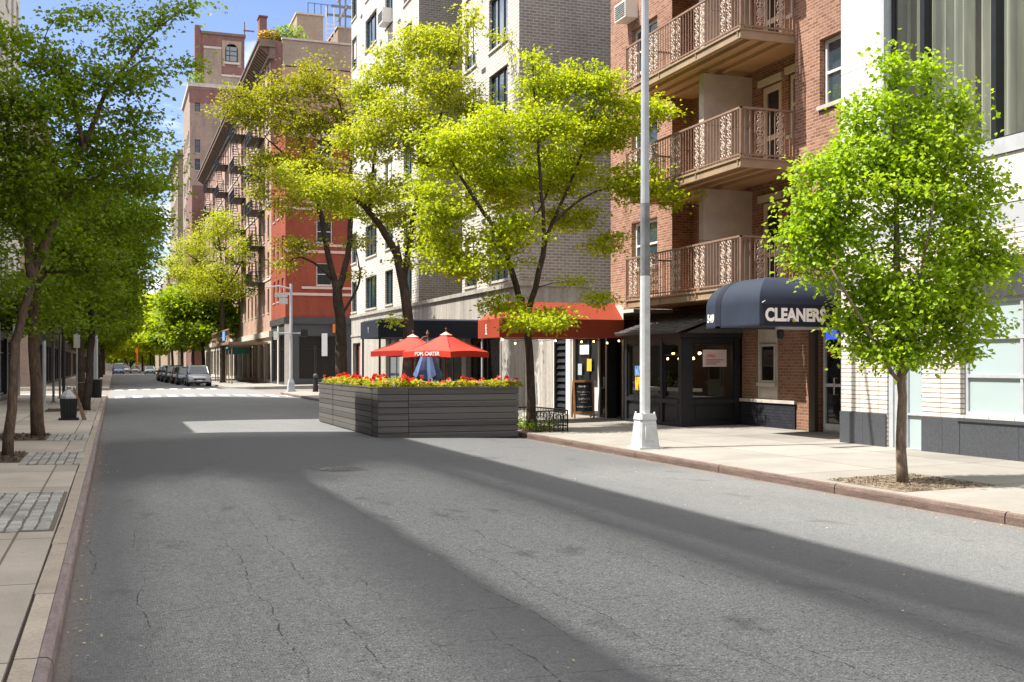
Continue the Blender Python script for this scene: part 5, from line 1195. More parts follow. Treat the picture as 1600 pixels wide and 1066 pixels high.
m.hexa([(x-.2, y-.2, .09), (x+.2, y-.2, .09), (x+.2, y+.2, .09), (x-.2, y+.2, .09), (x-.24, y-.24, .68), (x+.24, y-.24, .68), (x+.24, y+.24, .68), (x-.24, y+.24, .68)]); m.box(x-.27, x+.27, y-.27, y+.27, .062, .12)
for k in range(5): m.box(x - .19 + .085*k, x - .155 + .085*k, y - .252, y - .225, .14, .64)
m.build('body', 'plastic_black', t)
m = MB(); m.lathe((x, y, .68), [(.25, 0), (.24, .06), (.17, .16), (.09, .24), (.05, .27), (.09, .33), (.02, .36)], 10); m.build('bag', 'bag_white', t)
t = thing('leaning_board', 'narrow wooden board leaning against the black trash can', 'board', (x + .4, y, .065)); m = MB(); m.hexa([(x+.36, y-.16, .065), (x+.48, y-.16, .065), (x+.48, y+.12, .065), (x+.36, y+.12, .065), (x+.1, y-.12, 1.0), (x+.16, y-.12, 1.0), (x+.16, y+.06, 1.0), (x+.1, y+.06, 1.0)]); m.build('plank', 'wood_old', t)
m = MB(); m.hexa([(x+.345, y-.12, .2), (x+.352, y-.12, .2), (x+.352, y+.08, .2), (x+.345, y+.08, .2), (x+.14, y-.1, .85), (x+.147, y-.1, .85), (x+.147, y+.04, .85), (x+.14, y+.04, .85)]); m.build('face_sheet', 'paper', t)
t = thing('covered_cart', 'black covered cart standing against the left shopfront behind the trunks', 'cart', (-3.6, 34.5, .1)); m = MB(); x, y = -3.62, 34.6
m.hexa([(x-.4, y-.5, .22), (x+.4, y-.5, .22), (x+.42, y+.5, .22), (x-.4, y+.5, .22), (x-.42, y-.5, 1.15), (x+.36, y-.5, 1.2), (x+.4, y+.5, 1.3), (x-.4, y+.5, 1.2)]); m.hexa([(x-.42, y-.5, 1.15), (x+.36, y-.5, 1.2), (x+.4, y+.5, 1.3), (x-.4, y+.5, 1.2), (x-.3, y-.3, 1.4), (x+.2, y-.3, 1.45), (x+.2, y+.3, 1.5), (x-.3, y+.3, 1.42)]); m.build('cover', 'iron_black', t)
for dx in (-.3, .3):
    m = MB(); m.tube([(x+dx-.03, y-.48, .19), (x+dx+.03, y-.48, .19)], .1, 12); m.build('wheel', 'tyre', t)
# a bicycle chained at the third trunk
t = thing('bicycle', 'dark bicycle chained at the left trees near the corner', 'bicycle', (-1.0, 43.6, .06)); x, y = -.98, 43.8; z = .4
for dy in (-.5, .5):
    m = MB(); n = 20; pts = [Vector((x, y + dy + .31*math.cos(2*math.pi*k/n), z + .31*math.sin(2*math.pi*k/n))) for k in range(n + 1)]; m.tube(pts, .022, 5, 0, False); wh = m.build('wheel', 'tyre', t)
    m = MB()
    for k in range(8): a = math.pi*k/8; m.tube([(x, y+dy+.29*math.cos(a), z+.29*math.sin(a)), (x, y+dy-.29*math.cos(a), z-.29*math.sin(a))], .004, 3)
    m.build('spokes', 'chrome', wh)
m = MB(); A, Bq, Cq, D = (x, y - .5, z), (x, y - .42, z + .48), (x, y + .1, z - .05), (x, y + .22, z + .45)
for p, q in ((A, Bq), (Bq, Cq), (Bq, D), (D, Cq), (Cq, (x, y + .5, z)), (D, (x, y + .5, z))): m.tube([p, q], .018, 6)
m.build('frame', 'iron_black', t)
m = MB(); m.box(x - .07, x + .07, y + .12, y + .36, z + .5, z + .55); m.build('saddle', 'plastic_black', t)
m = MB(); m.tube([(x - .25, y - .36, z + .6), (x, y - .42, z + .62), (x + .25, y - .36, z + .6)], .014, 5); m.build('handlebar', 'chrome', t)

# fallen leaves and petals along the kerbs and over the lane
m = MB(); rn = random.Random(8)
for k in range(760):
    q = rn.random()
    if q < .42: x, y = KL + .03 + abs(rn.gauss(0, .12)), rn.uniform(2.5, 34)
    elif q < .62: x, y = KR - .04 - abs(rn.gauss(0, .2)), rn.uniform(5, 24)
    elif q < .72: x, y = rn.uniform(-2.5, KL - .1), rn.uniform(5, 30)
    else: x, y = rn.uniform(0, 9), rn.uniform(4, 30)
    z = (road_z(x) if x > KL else walk_zl(x)) + .012; s = rn.uniform(.008, .02); a = rn.uniform(0, 6.28); c_, s_ = math.cos(a)*s, math.sin(a)*s
    m.face([(x - c_, y - s_, z), (x + s_*.5, y - c_*.5, z + rn.uniform(0, .008)), (x + c_, y + s_, z + .004), (x - s_*.5, y + c_*.5, z + rn.uniform(0, .008))])
o = m.build('leaf_litter', 'litter'); o['kind'] = 'stuff'
# ---------------------------------------------------------------- vehicles
def car(x, y, rgb, lab, kind='suv', rear=False, grp='cars parked along the right kerb'):
    pn = 'car_paint_%d' % len([k for k in M if k.startswith('car_paint')]); paint(pn, rgb)
    t = thing('parked_car' if grp else 'car', lab, 'car', (0, 0, 0), grp)
    hs = {'suv': (1.58, .98), 'sedan': (1.44, .92), 'van': (1.95, 1.1)}[kind]; ZT, ZB = hs; W = .90 if kind != 'van' else .98; L = 2.25
    st = [(-L, .32, .60, .66), (-L + .08, .24, .72, .80), (-L + .35, .20, ZB - .14, .87), (-L + .9, .19, ZB - .06, W), (-L + 1.35, .19, ZB, W), (.2, .19, ZB + .03, W), (L - .5, .2, ZB + .05, W), (L - .12, .26, ZB, .85), (L, .34, ZB - .14, .78)]
    m = MB(); rings = []
    for yy, a, b, w in st:
        w *= W / .9; h = b - a
        pts = [(-w*.88, a), (-w*.99, a + .16*h), (-w, a + .5*h), (-w*.97, a + .82*h), (-w*.86, b - .015), (-w*.5, b + .02), (w*.5, b + .02), (w*.86, b - .015), (w*.97, a + .82*h), (w, a + .5*h), (w*.99, a + .16*h), (w*.88, a)]
        rings.append([(p, yy, q) for p, q in pts])
    n = 12
    for a, b in zip(rings[:-1], rings[1:]):
        for k in range(n): m.face([a[k], a[(k+1) % n], b[(k+1) % n], b[k]])
    m.face(rings[0][::-1]); m.face(rings[-1]); bd = m.build('body', pn, t)
    bd.modifiers.new('s', 'SUBSURF').levels = 1; bd.modifiers['s'].render_levels = 1
    me = bd.data; bmw = __import__('bmesh'); b_ = bmw.new(); b_.from_mesh(me); bmw.ops.remove_doubles(b_, verts=b_.verts, dist=.001); b_.to_mesh(me); b_.free(); me.polygons.foreach_set('use_smooth', [True]*len(me.polygons))
    if kind == 'sedan': gs = [(-L + 1.25, ZB, .72), (-.45, ZT - .04, .60), (.1, ZT, .60), (.75, ZT - .03, .60), (L - .75, ZB + .03, .70)]
    elif kind == 'van': gs = [(-L + .95, ZB, .84), (-.95, ZT - .1, .76), (-.6, ZT, .76), (L - .3, ZT - .02, .76), (L - .1, ZB, .84)]
    else: gs = [(-L + 1.2, ZB, .76), (-.5, ZT - .07, .65), (0, ZT, .66), (L - .75, ZT - .03, .64), (L - .22, ZB + .03, .72)]
    gs = [(a, b, c*W/.9) for a, b, c in gs]; m = MB(); lo = [(-.84*W/.9, ZB - .02), (.84*W/.9, ZB - .02)]
    g0, g1, g2, g3, g4 = gs; hw = W*.92
    P = lambda g, s: (s*g[2], g[0], g[1])
    b = [( -hw*.9, g0[0], ZB), (hw*.9, g0[0], ZB), (hw, g1[0], ZB), (hw, g3[0], ZB), (hw*.9, g4[0], ZB), (-hw*.9, g4[0], ZB), (-hw, g3[0], ZB), (-hw, g1[0], ZB)]
    m.face([b[0], b[1], P(g1, 1), P(g1, -1)]); m.face([b[4], b[5], P(g3, -1), P(g3, 1)])
    for s, i0, i1, i2, i3 in ((1, 1, 2, 3, 4), (-1, 0, 7, 6, 5)):
        m.face([b[i0], b[i1], P(g1, s)]); m.face([b[i1], b[i2], P(g3, s), P(g2, s), P(g1, s)]); m.face([b[i2], b[i3], P(g3, s)])
    m.build('windows', 'glass_car', t)
    m = MB()
    for a, c in ((g1, g2), (g2, g3)):
        m.hexa([(-a[2] - .01, a[0], a[1] - .03), (a[2] + .01, a[0], a[1] - .03), (c[2] + .01, c[0], c[1] - .03), (-c[2] - .01, c[0], c[1] - .03), (-a[2]*.85, a[0], a[1] + .025), (a[2]*.85, a[0], a[1] + .025), (c[2]*.85, c[0], c[1] + .03), (-c[2]*.85, c[0], c[1] + .03)])
    for s in (-1, 1):
        m.tube([b[0] if s < 0 else b[1], P(g1, s)], .035, 5); m.tube([b[5] if s < 0 else b[4], P(g3, s)], .05, 5); m.tube([(s*hw*.99, .25, ZB), (s*g2[2]*1.0, .2, g2[1] - .03)], .035, 5)
    m.build('roof', pn, t)
    for s in (-1, 1):
        for yy in (-L + .88, L - .92):
            m = MB(); m.tube([(s*(W - .2), yy, .33), (s*(W + .012), yy, .33)], .33, 18); w_ = m.build('wheel', 'tyre', t)
            m = MB(); m.tube([(s*(W), yy, .33), (s*(W + .02), yy, .33)], .2, 10); m.build('rim', 'rim', w_)
        m = MB(); m.hexa([(s*.48, -L - .01, .60), (s*.82, -L + .12, .60), (s*.84, -L + .3, .62), (s*.5, -L + .2, .6), (s*.5, -L + .03, .75), (s*.80, -L + .16, .78), (s*.83, -L + .4, .80), (s*.5, -L + .3, .76)]); m.build('headlight', 'bag_white' if not rear else 'tail_red', t)
        m = MB(); m.hexa([(s*(W + .02), -L + 1.55, ZB - .02), (s*(W + .2), -L + 1.6, ZB - .02), (s*(W + .2), -L + 1.72, ZB), (s*(W + .02), -L + 1.7, ZB), (s*(W + .02), -L + 1.55, ZB + .14), (s*(W + .18), -L + 1.6, ZB + .14), (s*(W + .18), -L + 1.72, ZB + .14), (s*(W + .02), -L + 1.7, ZB + .14)]); m.build('mirror', pn, t)
    m = MB(); m.box(-.42, .42, -L - .03, -L + .1, .5, .62); m.box(-.72, .72, -L - .02, -L + .15, .24, .36); m.build('grille', 'plastic_black', t)
    m = MB(); m.box(-.2, .2, -L - .045, -L - .02, .40, .50); m.build('number_plate', 'plate', t)
    t.location = (x, y, road_z(min(x, 8.9)) ); t.rotation_euler = (0, 0, R(random.uniform(-1.2, 1.2)))
    return t
car(6.15, 90.4, (.34, .34, .35), 'silver grey car parked nearest the crossing on the right', 'suv')
car(5.75, 96.4, (.03, .035, .05), 'black car parked directly behind the silver one', 'sedan')
car(5.6, 102.3, (.10, .012, .016), 'dark red car third from the crossing', 'sedan')
car(5.35, 108.2, (.015, .016, .02), 'tall black car fourth from the crossing', 'suv')
car(5.2, 114.0, (.02, .03, .06), 'navy car fifth from the crossing', 'suv')
car(5.1, 120.0, (.09, .012, .016), 'maroon car farthest back in the right hand row', 'sedan')
car(5.3, 128.0, (.5, .5, .5), 'pale car glimpsed behind the dark parked row', 'sedan')
car(5.9, 205.0, (.12, .15, .14), 'grey green car far up the street on the right', 'sedan', grp=None)
car(3.9, 228.0, (.75, .75, .74), 'white car far up the street in the middle', 'sedan', grp=None)
car(.75, 212.0, (.10, .13, .24), 'blue and white van far up the street on the left', 'van', grp=None)
car(2.4, 250.0, (.6, .6, .6), 'small pale car farthest up the street', 'sedan', grp=None)
t = thing('green_awning', 'small teal awning over a shop beyond the parked cars', 'awning', (KF + 3.2, 112, 2.8)); m = MB(); m.hexa([(9.6, 108, 2.6), (12, 108, 2.7), (12, 113, 2.7), (9.6, 113, 2.6), (10.2, 108, 3.3), (12, 108, 3.6), (12, 113, 3.6), (10.2, 113, 3.3)]); m.build('cloth', 'teal', t)
t = thing('scaffold_shed', 'open pavement shed of dark posts and planks beside the tenement', 'scaffold', (10, 98, .1))
for k in range(7):
    for x in (9.0, 11.6): m = MB(); m.tube([(x, 93 + 2.6*k, .08), (x, 93 + 2.6*k, 3.3)], .05, 6); m.build('post', 'wood_old', t)
m = MB(); m.box(8.7, 11.85, 92.7, 109, 3.3, 3.5); m.build('deck', 'wood_old', t)
m = MB()
for k in range(13): m.box(8.72, 8.78, 92.8 + 1.33*k, 92.9 + 1.33*k, 3.5, 4.5)
for z in (3.9, 4.45): m.box(8.70, 8.80, 92.7, 109, z, z + .12)
m.build('guard_rail', 'wood_old', t)
t = thing('blue_notice', 'small blue notice on the scaffold guard rail', 'sign', (8.65, 96, 3.7)); m = MB(); m.box(8.64, 8.69, 95.4, 97.4, 3.65, 4.4); m.build('plate', 'poster_blue', t)
post('orange_signal', 5.0, 272, 6.5, .25, 'amber', 'orange signal post far up the street under the yellow trees', 'signal post')
# ---------------------------------------------------------------- trees
def leaf_mesh(name, mt, P, N, A, L, W, parent, base):
    n = len(P); S = np.cross(N, A); S /= np.linalg.norm(S, axis=1)[:, None] + 1e-9; A = np.cross(S, N)
    v = np.empty((n, 4, 3)); L = L[:, None]; W = W[:, None]
    v[:, 0] = P; v[:, 1] = P + A*L*.45 + S*W*.5 + N*W*.16; v[:, 2] = P + A*L - N*L*.12; v[:, 3] = P + A*L*.45 - S*W*.5 + N*W*.16
    v = (v - np.array(base)).reshape(-1, 3)
    me = bpy.data.meshes.new(name); me.vertices.add(n*4); me.vertices.foreach_set('co', v.astype(np.float32).ravel())
    me.loops.add(n*4); me.loops.foreach_set('vertex_index', np.arange(n*4, dtype=np.int32)); me.polygons.add(n); me.polygons.foreach_set('loop_start', np.arange(0, n*4, 4, dtype=np.int32))
    me.materials.append(M[mt]); me.update(calc_edges=True); me.validate()
    o = bpy.data.objects.new(name, me); COL.objects.link(o); o.parent = parent; return o
def blob(u, v, ru, rv, d, dd=0.0, ry=None):   # a mass of the crown, given by where it is seen and how far away
    D = d + dd; xr = (u - 800)/F*D; z = H0 + (570 - v)/F*D
    return (xr*CY + D*SY, -xr*SY + D*CY, z, ru*d/F, (ry if ry else .85*ru*d/F), rv*d/F)
def pt(u, v, d): return Vector(blob(u, v, 1, 1, d)[:3])
def tree(name, label, base, limbs, blobs, mt, bk, dens=26, nl=42, leaf=(.10, .075), spread=.26, flat=.55, group=None, seed=1, r0=.02, skip=None, upb=.55, cat='tree', shell=.5):
    rg = np.random.default_rng(seed); rn = random.Random(seed)
    t = thing(name, label, cat, base, group)
    nodes = []; m = MB()
    for pts, rad in limbs:
        pts = [Vector(p) for p in pts]; q = []; rr = []
        for i in range(len(pts) - 1):
            p0, p1, p2, p3 = pts[max(i-1, 0)], pts[i], pts[i+1], pts[min(i+2, len(pts)-1)]; k = max(2, int((p2 - p1).length/.3))
            for j in range(k):
                f = j/k; c = .5*((2*p1) + (p2 - p0)*f + (2*p0 - 5*p1 + 4*p2 - p3)*f*f + (3*p1 - p0 - 3*p2 + p3)*f**3)
                q.append(c); rr.append(rad[i] + (rad[i+1] - rad[i])*f)
        q.append(pts[-1]); rr.append(rad[-1]); q = [c + Vector((rn.gauss(0, .012), rn.gauss(0, .012), 0)) if 0 < i else c for i, c in enumerate(q)]
        m.tube(q, rr, 9, 0, True); nodes += [(c, r) for c, r in zip(q, rr)]
    zmin = min(b[2] - b[5] for b in blobs)
    nodes = [(c, r) for c, r in nodes if c.z > zmin - .9]
    att = []
    for b in blobs:
        vol = max(b[3], .1)*max(b[4], .1)*max(b[5], .1)*4.19; k = max(3, int(dens*vol**.72))
        for _ in range(k):
            d = rg.normal(size=3); d /= np.linalg.norm(d); d *= rg.random()**shell
            att.append(np.array(b[:3]) + d*np.array(b[3:6]))
    att = np.array(att); npz = np.array([tuple(c) for c, r in nodes]); nr = [r for c, r in nodes]
    d0 = np.array([np.min(np.linalg.norm(npz - a, axis=1)) for a in att]); order = np.argsort(d0)
    cl = []
    for i in order:
        a = att[i]; dv = a - npz; dist = np.linalg.norm(dv, axis=1) + .9*np.maximum(0, -dv[:, 2]) ; k = int(np.argmin(dist)); p = npz[k]; L = np.linalg.norm(a - p)
        n = max(2, int(L/.4)); pts = [p + (a - p)*j/n + (rg.normal(size=3)*.05*L*math.sin(math.pi*j/n) + np.array([0, 0, .10*L*math.sin(math.pi*j/n)]))*(0 < j < n) for j in range(n + 1)]
        ra = min(nr[k]*.75, r0*(.5 + .45*L)); rb = max(.004, ra*.35)
        m.tube([Vector(q) for q in pts], [ra + (rb - ra)*j/n for j in range(n + 1)], 5 if ra > .015 else 4, 0, False)
        new = pts[1:]; npz = np.vstack([npz, new]); nr += [ra + (rb - ra)*(j+1)/n for j in range(n)]
        cl.append(a)
        if n > 2: cl.append(pts[-2])
    m.build('trunk', bk, t, smooth=True)
    cl = np.array(cl); C = np.repeat(cl, nl, axis=0); n = len(C)
    sc_ = np.repeat(rg.uniform(.65, 1.35, len(cl)), nl)[:, None]
    off = rg.normal(size=(n, 3))*np.array([spread, spread, spread*flat])*sc_
    P = C + off; N = rg.normal(size=(n, 3))*.75; N[:, 2] = np.abs(N[:, 2])*.6 + upb; N /= np.linalg.norm(N, axis=1)[:, None]
    A = off*1.2 + rg.normal(size=(n, 3))*.25; A[:, 2] -= .12
    s = rg.uniform(.65, 1.25, n)
    if skip is not None: k = skip(P); P, N, A, s = P[k], N[k], A[k], s[k]; n = len(P)
    leaf_mesh('crown', mt, P, N, A, leaf[0]*s, leaf[1]*s, t, base)
    return t
def limb(d, uv, rad): return ([pt(u, v, d) for u, v in uv], rad)
# young maple on the right pavement
d = 14.95; bs = Vector((9.92, 12.34, walk_z(9.92)))
def uvlimb(d, uvs, rad, start=None, dd=None):
    P = [pt(u, v, d + (dd[i] if dd else 0)) for i, (u, v) in enumerate(uvs)]
    if start is not None: P = [Vector(start)] + P
    return (P, rad)
B1 = [blob(*q, d) for q in ((1388,92,9,20),(1446,108,10,20),(1500,160,11,20),(1338,175,12,20),(1560,300,14,12),(1580,408,14,14),(1392,118,16,40),(1396,170,40,42),(1446,130,17,36),(1442,185,42,42),(1345,205,26,34),(1350,245,60,40),(1470,240,62,52),(1500,185,24,34),(1400,290,105,62),(1275,270,34,30),(1290,335,62,55),(1515,320,45,60),(1540,265,22,22),(1330,410,84,60),(1490,410,85,66),(1555,400,34,40),(1262,402,24,22),(1410,480,95,52),(1335,490,26,34),(1318,498,20,22),(1500,500,64,46),(1400,545,80,24),(1235,362,22,14),(1350,535,40,18),(1480,550,42,16))]
L1 = [uvlimb(d, [(1409,690),(1408,620),(1408,570),(1405,500),(1402,400),(1398,280),(1393,130)], [.082,.066,.06,.056,.05,.042,.03,.012], bs),
      uvlimb(d, [(1407,598),(1382,560),(1345,500),(1300,420)], [.03,.026,.02,.01], None, [0,-.1,-.4,-.6]), uvlimb(d, [(1409,592),(1434,555),(1470,500),(1520,420)], [.03,.026,.02,.01], None, [0,.1,.3,.4]),
      uvlimb(d, [(1406,540),(1380,460),(1350,340)], [.03,.022,.01], None, [0,.2,.5]), uvlimb(d, [(1405,520),(1440,430),(1460,300)], [.03,.022,.01], None, [0,-.3,-.6])]
tree('young_maple', 'dense bright green young maple in the gravel pit on the right pavement', bs, L1, B1, 'leaf_fresh', 'bark_grey', 50, 78, (.072, .056), .12, .7, seed=3, r0=.012, shell=.45)
# lime green street trees, right side
d = 27.76; bs = Vector((9.75, 26.0, walk_z(9.75)))
B2 = [blob(*q) for q in ((830,88,14,26,d),(838,140,30,40,d),(885,130,44,34,d,.5),(935,130,42,38,d,.3),(850,200,56,46,d,-.6),(925,205,66,46,d,.6),(775,205,54,40,d,-.3),(705,238,56,46,d,-.8),(985,175,50,36,d,.8),(1035,170,22,20,d,.5),(995,285,62,32,d,.4),(1052,312,30,14,d,.2),(868,270,70,46,d,.9),(770,290,80,46,d,.4),(690,330,46,44,d,-.9),(695,400,42,34,d,-.6),(745,420,44,24,d,-1.),(800,370,50,42,d,-.8),(895,340,48,24,d,1.),(950,385,34,18,d,1.),(660,290,26,22,d,-.5),(845,500,62,20,d,-1.1),(795,480,34,18,d,-.6),(930,465,24,14,d,.2),(900,440,16,10,d,.5))]
L2 = [uvlimb(d, [(829,600),(826,545),(821,500),(814,465)], [.125,.105,.097,.092,.085], bs), uvlimb(d, [(816,480),(800,425),(780,370),(735,300),(700,245)], [.085,.075,.06,.045,.02], None, [0,-.2,-.4,-.6,-.8]),
      uvlimb(d, [(821,505),(836,450),(848,400),(852,375)], [.085,.075,.07,.065]), uvlimb(d, [(851,385),(846,300),(838,200),(830,90)], [.055,.045,.03,.012], None, [0,-.3,-.4,-.2]), uvlimb(d, [(852,378),(872,330),(905,250),(935,150)], [.055,.045,.03,.014], None, [0,.3,.5,.5]),
      uvlimb(d, [(862,350),(910,310),(970,290),(1030,300)], [.04,.03,.02,.01], None, [.1,.4,.5,.4]), uvlimb(d, [(785,380),(830,350),(860,290)], [.035,.03,.015], None, [-.3,.2,.6]), uvlimb(d, [(795,415),(750,405),(700,395)], [.035,.025,.01], None, [-.2,-.5,-.6])]
tree('street_tree', 'forked lime green tree in the iron guard before the orange canopy', bs, L2, B2, 'leaf_lime', 'bark_dark', 29, 68, (.10, .066), .20, .36, 'lime green trees along the right kerb', 5)
d = 38.6; bs = Vector((9.5, 37.6, walk_z(9.5)))
B3 = [blob(*q) for q in ((735,25,18,20,d),(705,70,34,30,d),(660,60,40,26,d,.5),(620,105,48,36,d,.4),(690,130,50,40,d,-.4),(575,150,36,40,d,.3),(630,185,62,42,d,-.5),(735,170,34,40,d,.5),(570,225,48,36,d,-.6),(680,240,56,36,d,.3),(740,245,36,36,d,.6),(515,300,58,26,d,-.8),(600,300,50,26,d,-.3),(462,275,36,20,d,-.7),(620,340,36,22,d,.6),(655,370,30,24,d,.4),(560,330,28,16,d,.4),(640,410,14,10,d),(618,500,10,14,d,-.4),(790,60,12,12,d,.8))]
L3 = [uvlimb(d, [(640,540),(634,470),(625,420),(618,385)], [.24,.20,.175,.16,.14], bs), uvlimb(d, [(621,400),(602,365),(580,335),(556,312),(520,292),(470,280)], [.13,.12,.10,.09,.06,.02], None, [0,-.1,-.2,-.3,-.6,-.7]), uvlimb(d, [(630,445),(640,380),(652,310),(680,220),(700,120),(730,30)], [.12,.10,.085,.06,.04,.012], None, [0,.2,.3,.2,0,0]), uvlimb(d, [(577,330),(582,280),(590,210),(615,110)], [.07,.055,.04,.012], None, [-.2,0,.1,.3])]
tree('street_tree', 'leaning lime green tree behind the planters with a dark curving limb', bs, L3, B3, 'leaf_lime_pale', 'bark_dark', 23, 52, (.12, .08), .25, .38, 'lime green trees along the right kerb', 6)
d = 50.3; bs = Vector((9.6, 50.0, walk_z(9.6)))
B4 = [blob(*q) for q in ((440,150,54,36,d,.5),(500,120,44,36,d),(395,175,40,30,d,-.5),(470,200,62,36,d,.3),(535,185,34,50,d,.4),(425,255,44,30,d,-.4),(500,262,52,30,d,-.6),(375,150,24,18,d,-.6),(455,320,34,20,d,-.5),(520,325,36,20,d,.5),(470,385,36,16,d,-.3),(555,375,22,16,d,.3),(440,415,22,12,d,-.6),(410,300,24,16,d,-.5),(350,175,18,14,d,-.6),(555,430,14,14,d,.2))]
L4 = [uvlimb(d, [(533,520),(528,470),(526,440)], [.30,.25,.23,.20], bs), uvlimb(d, [(525,450),(510,385),(497,320),(462,260),(415,215)], [.16,.13,.11,.07,.02], None, [0,0,-.2,-.3,-.5]), uvlimb(d, [(530,450),(545,390),(548,320),(545,220),(520,130)], [.16,.13,.11,.07,.02], None, [0,.2,.3,.3,.1]), uvlimb(d, [(522,440),(500,418),(468,402),(440,418)], [.07,.055,.04,.015], None, [0,-.3,-.5,-.6]), uvlimb(d, [(497,320),(480,250),(450,160)], [.07,.05,.015], None, [-.2,.2,.5]), uvlimb(d, [(534,490),(562,440),(556,390)], [.07,.05,.02], None, [0,.3,.3])]
tree('street_tree', 'olive tinted tree with twin dark stems before the red corner house', bs, L4, B4, 'leaf_olive', 'bark_dark', 16, 36, (.14, .09), .30, .36, 'trees along the right kerb', 7)
d = 97.5; bs = Vector((8.9, 100.3, .09))
B5 = [blob(*q) for q in ((338,362,36,20,d),(300,388,34,22,d,1),(378,395,26,28,d,-1),(285,425,42,20,d,1.5),(335,425,48,22,d),(330,455,48,16,d),(265,405,18,12,d,2),(380,445,24,20,d),(350,340,26,12,d))]
L5 = [uvlimb(d, [(348,540),(347,480),(345,440)], [.26,.2,.17,.14], bs), uvlimb(d, [(346,450),(325,420),(290,395)], [.11,.08,.03]), uvlimb(d, [(346,450),(345,400),(338,350)], [.11,.08,.03]), uvlimb(d, [(346,460),(370,425),(385,390)], [.1,.07,.03])]
tree('street_tree', 'pale yellow green tree beside the parked cars beyond the crossing', bs, L5, B5, 'leaf_lime_pale', 'bark_dark', 8, 30, (.19, .125), .5, .36, 'trees along the right kerb', 8)
# the big shaded trees over the left pavement
d = 19.2; bs = Vector((-1.72, 21.0, walk_zl(-1.72)))
B6 = [blob(*q) for q in ((292,8,26,9,d,.6),(245,28,40,14,d,.4),(205,60,36,22,d,.2),(150,22,40,10,d,.2),(285,100,30,10,d,.4),(235,112,38,16,d,.5),(195,130,34,34,d),(140,110,40,40,d,-.5),(70,90,56,34,d,-.3),(15,60,36,26,d),(60,165,80,50,d,-.8),(215,185,34,26,d,.5),(150,215,70,50,d,.6),(30,250,70,60,d,-1),(235,215,26,16,d,1),(110,290,80,50,d,.3),(205,280,50,34,d,1),(40,340,50,44,d,-.6),(-40,180,70,90,d,-1),(-70,300,60,70,d,-.8),(100,40,26,12,d,-.4),(20,440,22,14,d,-.8),(60,400,20,12,d))]
L6 = [uvlimb(d, [(17,640),(21,570),(30,510),(46,455),(58,405)], [.10,.082,.078,.075,.07,.065], bs), uvlimb(d, [(50,440),(40,330),(20,230),(0,150)], [.08,.065,.05,.02], None, [0,-.3,-.5,-.6]), uvlimb(d, [(56,415),(90,330),(130,230),(170,140),(230,90)], [.08,.07,.05,.035,.012], None, [0,.1,.2,.2,.4]), uvlimb(d, [(100,310),(150,280),(205,250)], [.04,.03,.012], None, [.1,.5,.8]), uvlimb(d, [(130,230),(110,140),(70,60)], [.045,.03,.012], None, [.2,-.2,-.3]), uvlimb(d, [(185,120),(230,60),(295,10)], [.03,.02,.008], None, [.2,.3,.6])]
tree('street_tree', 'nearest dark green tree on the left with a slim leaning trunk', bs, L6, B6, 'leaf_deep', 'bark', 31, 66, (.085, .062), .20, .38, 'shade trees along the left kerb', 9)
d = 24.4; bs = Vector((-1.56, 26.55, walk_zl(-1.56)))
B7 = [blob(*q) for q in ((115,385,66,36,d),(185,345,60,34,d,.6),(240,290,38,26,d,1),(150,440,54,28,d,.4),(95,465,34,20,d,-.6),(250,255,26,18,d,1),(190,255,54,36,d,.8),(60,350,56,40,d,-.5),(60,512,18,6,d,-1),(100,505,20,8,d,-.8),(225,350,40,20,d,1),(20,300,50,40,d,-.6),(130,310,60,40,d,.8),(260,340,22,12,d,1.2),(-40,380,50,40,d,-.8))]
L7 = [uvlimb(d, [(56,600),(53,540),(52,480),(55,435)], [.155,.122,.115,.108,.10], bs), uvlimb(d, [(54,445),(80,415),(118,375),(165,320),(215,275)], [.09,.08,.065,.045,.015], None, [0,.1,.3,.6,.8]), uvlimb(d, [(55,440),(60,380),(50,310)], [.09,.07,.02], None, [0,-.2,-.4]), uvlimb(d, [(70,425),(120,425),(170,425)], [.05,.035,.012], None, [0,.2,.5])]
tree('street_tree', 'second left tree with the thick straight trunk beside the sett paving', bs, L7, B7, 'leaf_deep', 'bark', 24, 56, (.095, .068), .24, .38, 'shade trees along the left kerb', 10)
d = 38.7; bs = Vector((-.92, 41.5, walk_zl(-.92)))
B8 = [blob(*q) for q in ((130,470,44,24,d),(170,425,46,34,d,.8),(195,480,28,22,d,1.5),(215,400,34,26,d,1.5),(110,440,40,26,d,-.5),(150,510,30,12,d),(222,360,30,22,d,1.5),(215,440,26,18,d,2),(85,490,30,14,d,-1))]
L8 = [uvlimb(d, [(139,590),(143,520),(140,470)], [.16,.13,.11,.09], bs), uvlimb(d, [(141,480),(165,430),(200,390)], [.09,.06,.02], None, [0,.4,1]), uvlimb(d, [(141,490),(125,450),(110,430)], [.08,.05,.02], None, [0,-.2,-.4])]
tree('street_tree', 'third left tree with a dark trunk by the bicycle', bs, L8, B8, 'leaf_deep', 'bark_dark', 20, 46, (.13, .095), .32, .5, 'shade trees along the left kerb', 12)
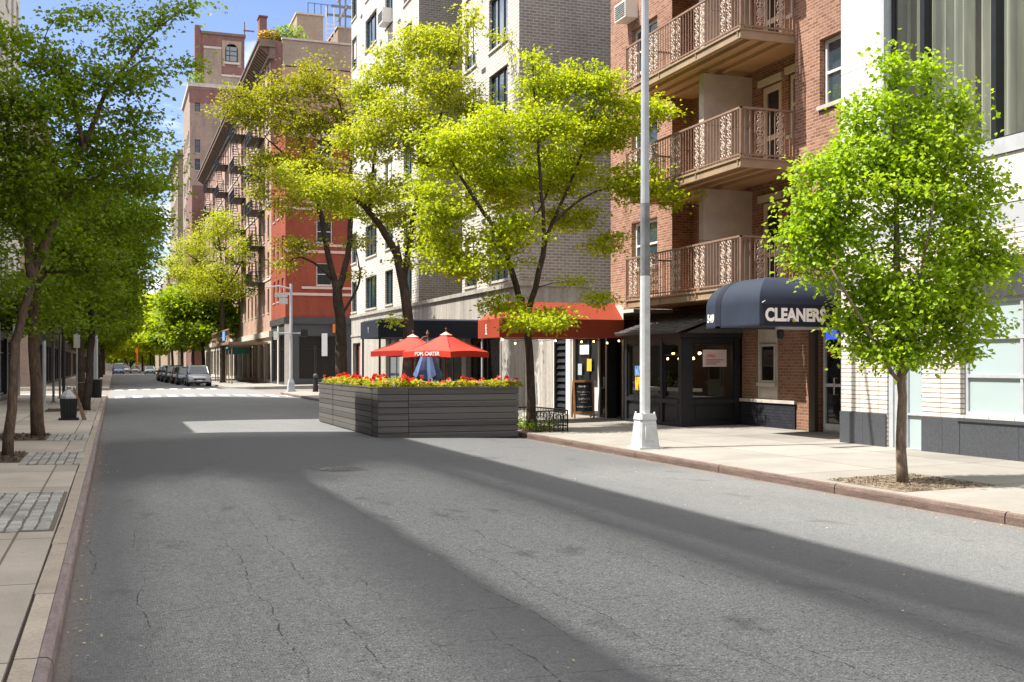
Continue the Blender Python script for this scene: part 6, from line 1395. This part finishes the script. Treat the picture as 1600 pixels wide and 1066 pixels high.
def std_tree(x, y, h, r, mt, label, group, seed, z=.07, low=.32, nl=40, leaf=.2, dens=6, name='street_tree'):
    rn = random.Random(seed); b = Vector((x, y, z)); bl = []
    for k in range(9):
        a = rn.uniform(0, 6.28); f = rn.uniform(low + .1, .92); q = r*rn.uniform(.25, .65)*(1.1 - .5*abs(f - .55)); bl.append((x + q*math.cos(a), y + q*math.sin(a), z + h*f, r*rn.uniform(.4, .6), r*rn.uniform(.4, .6), h*rn.uniform(.09, .15)))
    bl.append((x, y, z + h*.9, r*.4, r*.4, h*.1)); fork = b + Vector((rn.gauss(0, .1), rn.gauss(0, .1), h*low))
    R0 = h*.018; lb = [([b, b + Vector((0, 0, h*low*.5)), fork], [R0*1.2, R0, R0*.9])]
    for k in range(4): a = 1.57*k + rn.uniform(-.4, .4); lb.append(([fork, fork + Vector((r*.25*math.cos(a), r*.25*math.sin(a), h*.2)), fork + Vector((r*.5*math.cos(a), r*.5*math.sin(a), h*.42))], [R0*.6, R0*.4, R0*.15]))
    return tree(name, label, b, lb, bl, mt, 'bark_dark', dens, nl, (leaf, leaf*.7), r*.13, .5, group, seed)
gl, gr = 'shade trees along the left kerb', 'trees along the right kerb'
std_tree(-1.3, 49.5, 9.0, 3.0, 'leaf_deep', 'left tree next to the corner post', gl, 21, leaf=.16, dens=14)
for k, (x, y, h, r, mt, lab) in enumerate((( -1.5, 92, 11, 3.6, 'leaf_far', 'first left tree beyond the crossing'), (-1.4, 106, 11, 3.8, 'leaf_far', 'second left tree beyond the crossing'), (-1.6, 124, 11, 3.3, 'leaf_far', 'third left tree beyond the crossing'), (-1.5, 150, 11, 3.2, 'leaf_deep', 'fourth left tree beyond the crossing'), (-1.5, 185, 11, 3.2, 'leaf_far', 'fifth left tree beyond the crossing'), (-1.8, 225, 12, 4, 'leaf_gold', 'sunlit tree farthest up the left kerb'))):
    std_tree(x, y, h, r, mt, lab, gl, 30 + k, leaf=.24 + .0012*y, dens=6)
for k, (x, y, h, r, mt, lab) in enumerate(((8.6, 118, 10.5, 4.2, 'leaf_far', 'dark green tree behind the pale one beyond the crossing'), (8.7, 136, 11, 3.5, 'leaf_far', 'second dark green tree over the parked cars'), (8.6, 156, 11, 3.3, 'leaf_far', 'third dark green tree along the right kerb'), (8.6, 182, 11, 3.2, 'leaf_far', 'fourth green tree far up the right kerb'), (6.8, 232, 10, 4.2, 'leaf_gold', 'sunlit yellow tree far up the right kerb'), (6.5, 285, 13, 5.5, 'leaf_gold', 'golden tree near the street end on the right'))):
    std_tree(x, y, h, r, mt, lab, gr, 50 + k, leaf=.24 + .0012*y, dens=6)
for k, (x, y, h, r) in enumerate(((-4, 330, 20, 9), (4.5, 350, 22, 9), (12, 340, 21, 9), (-9, 370, 24, 10), (1, 390, 24, 10), (16, 385, 24, 10))):
    std_tree(x, y, h, r, 'leaf_gold', 'sunlit yellow green tree in the mass closing the far street end', 'trees closing the street end', 70 + k, leaf=.75, dens=2.2, low=.03, z=-.1, nl=54)
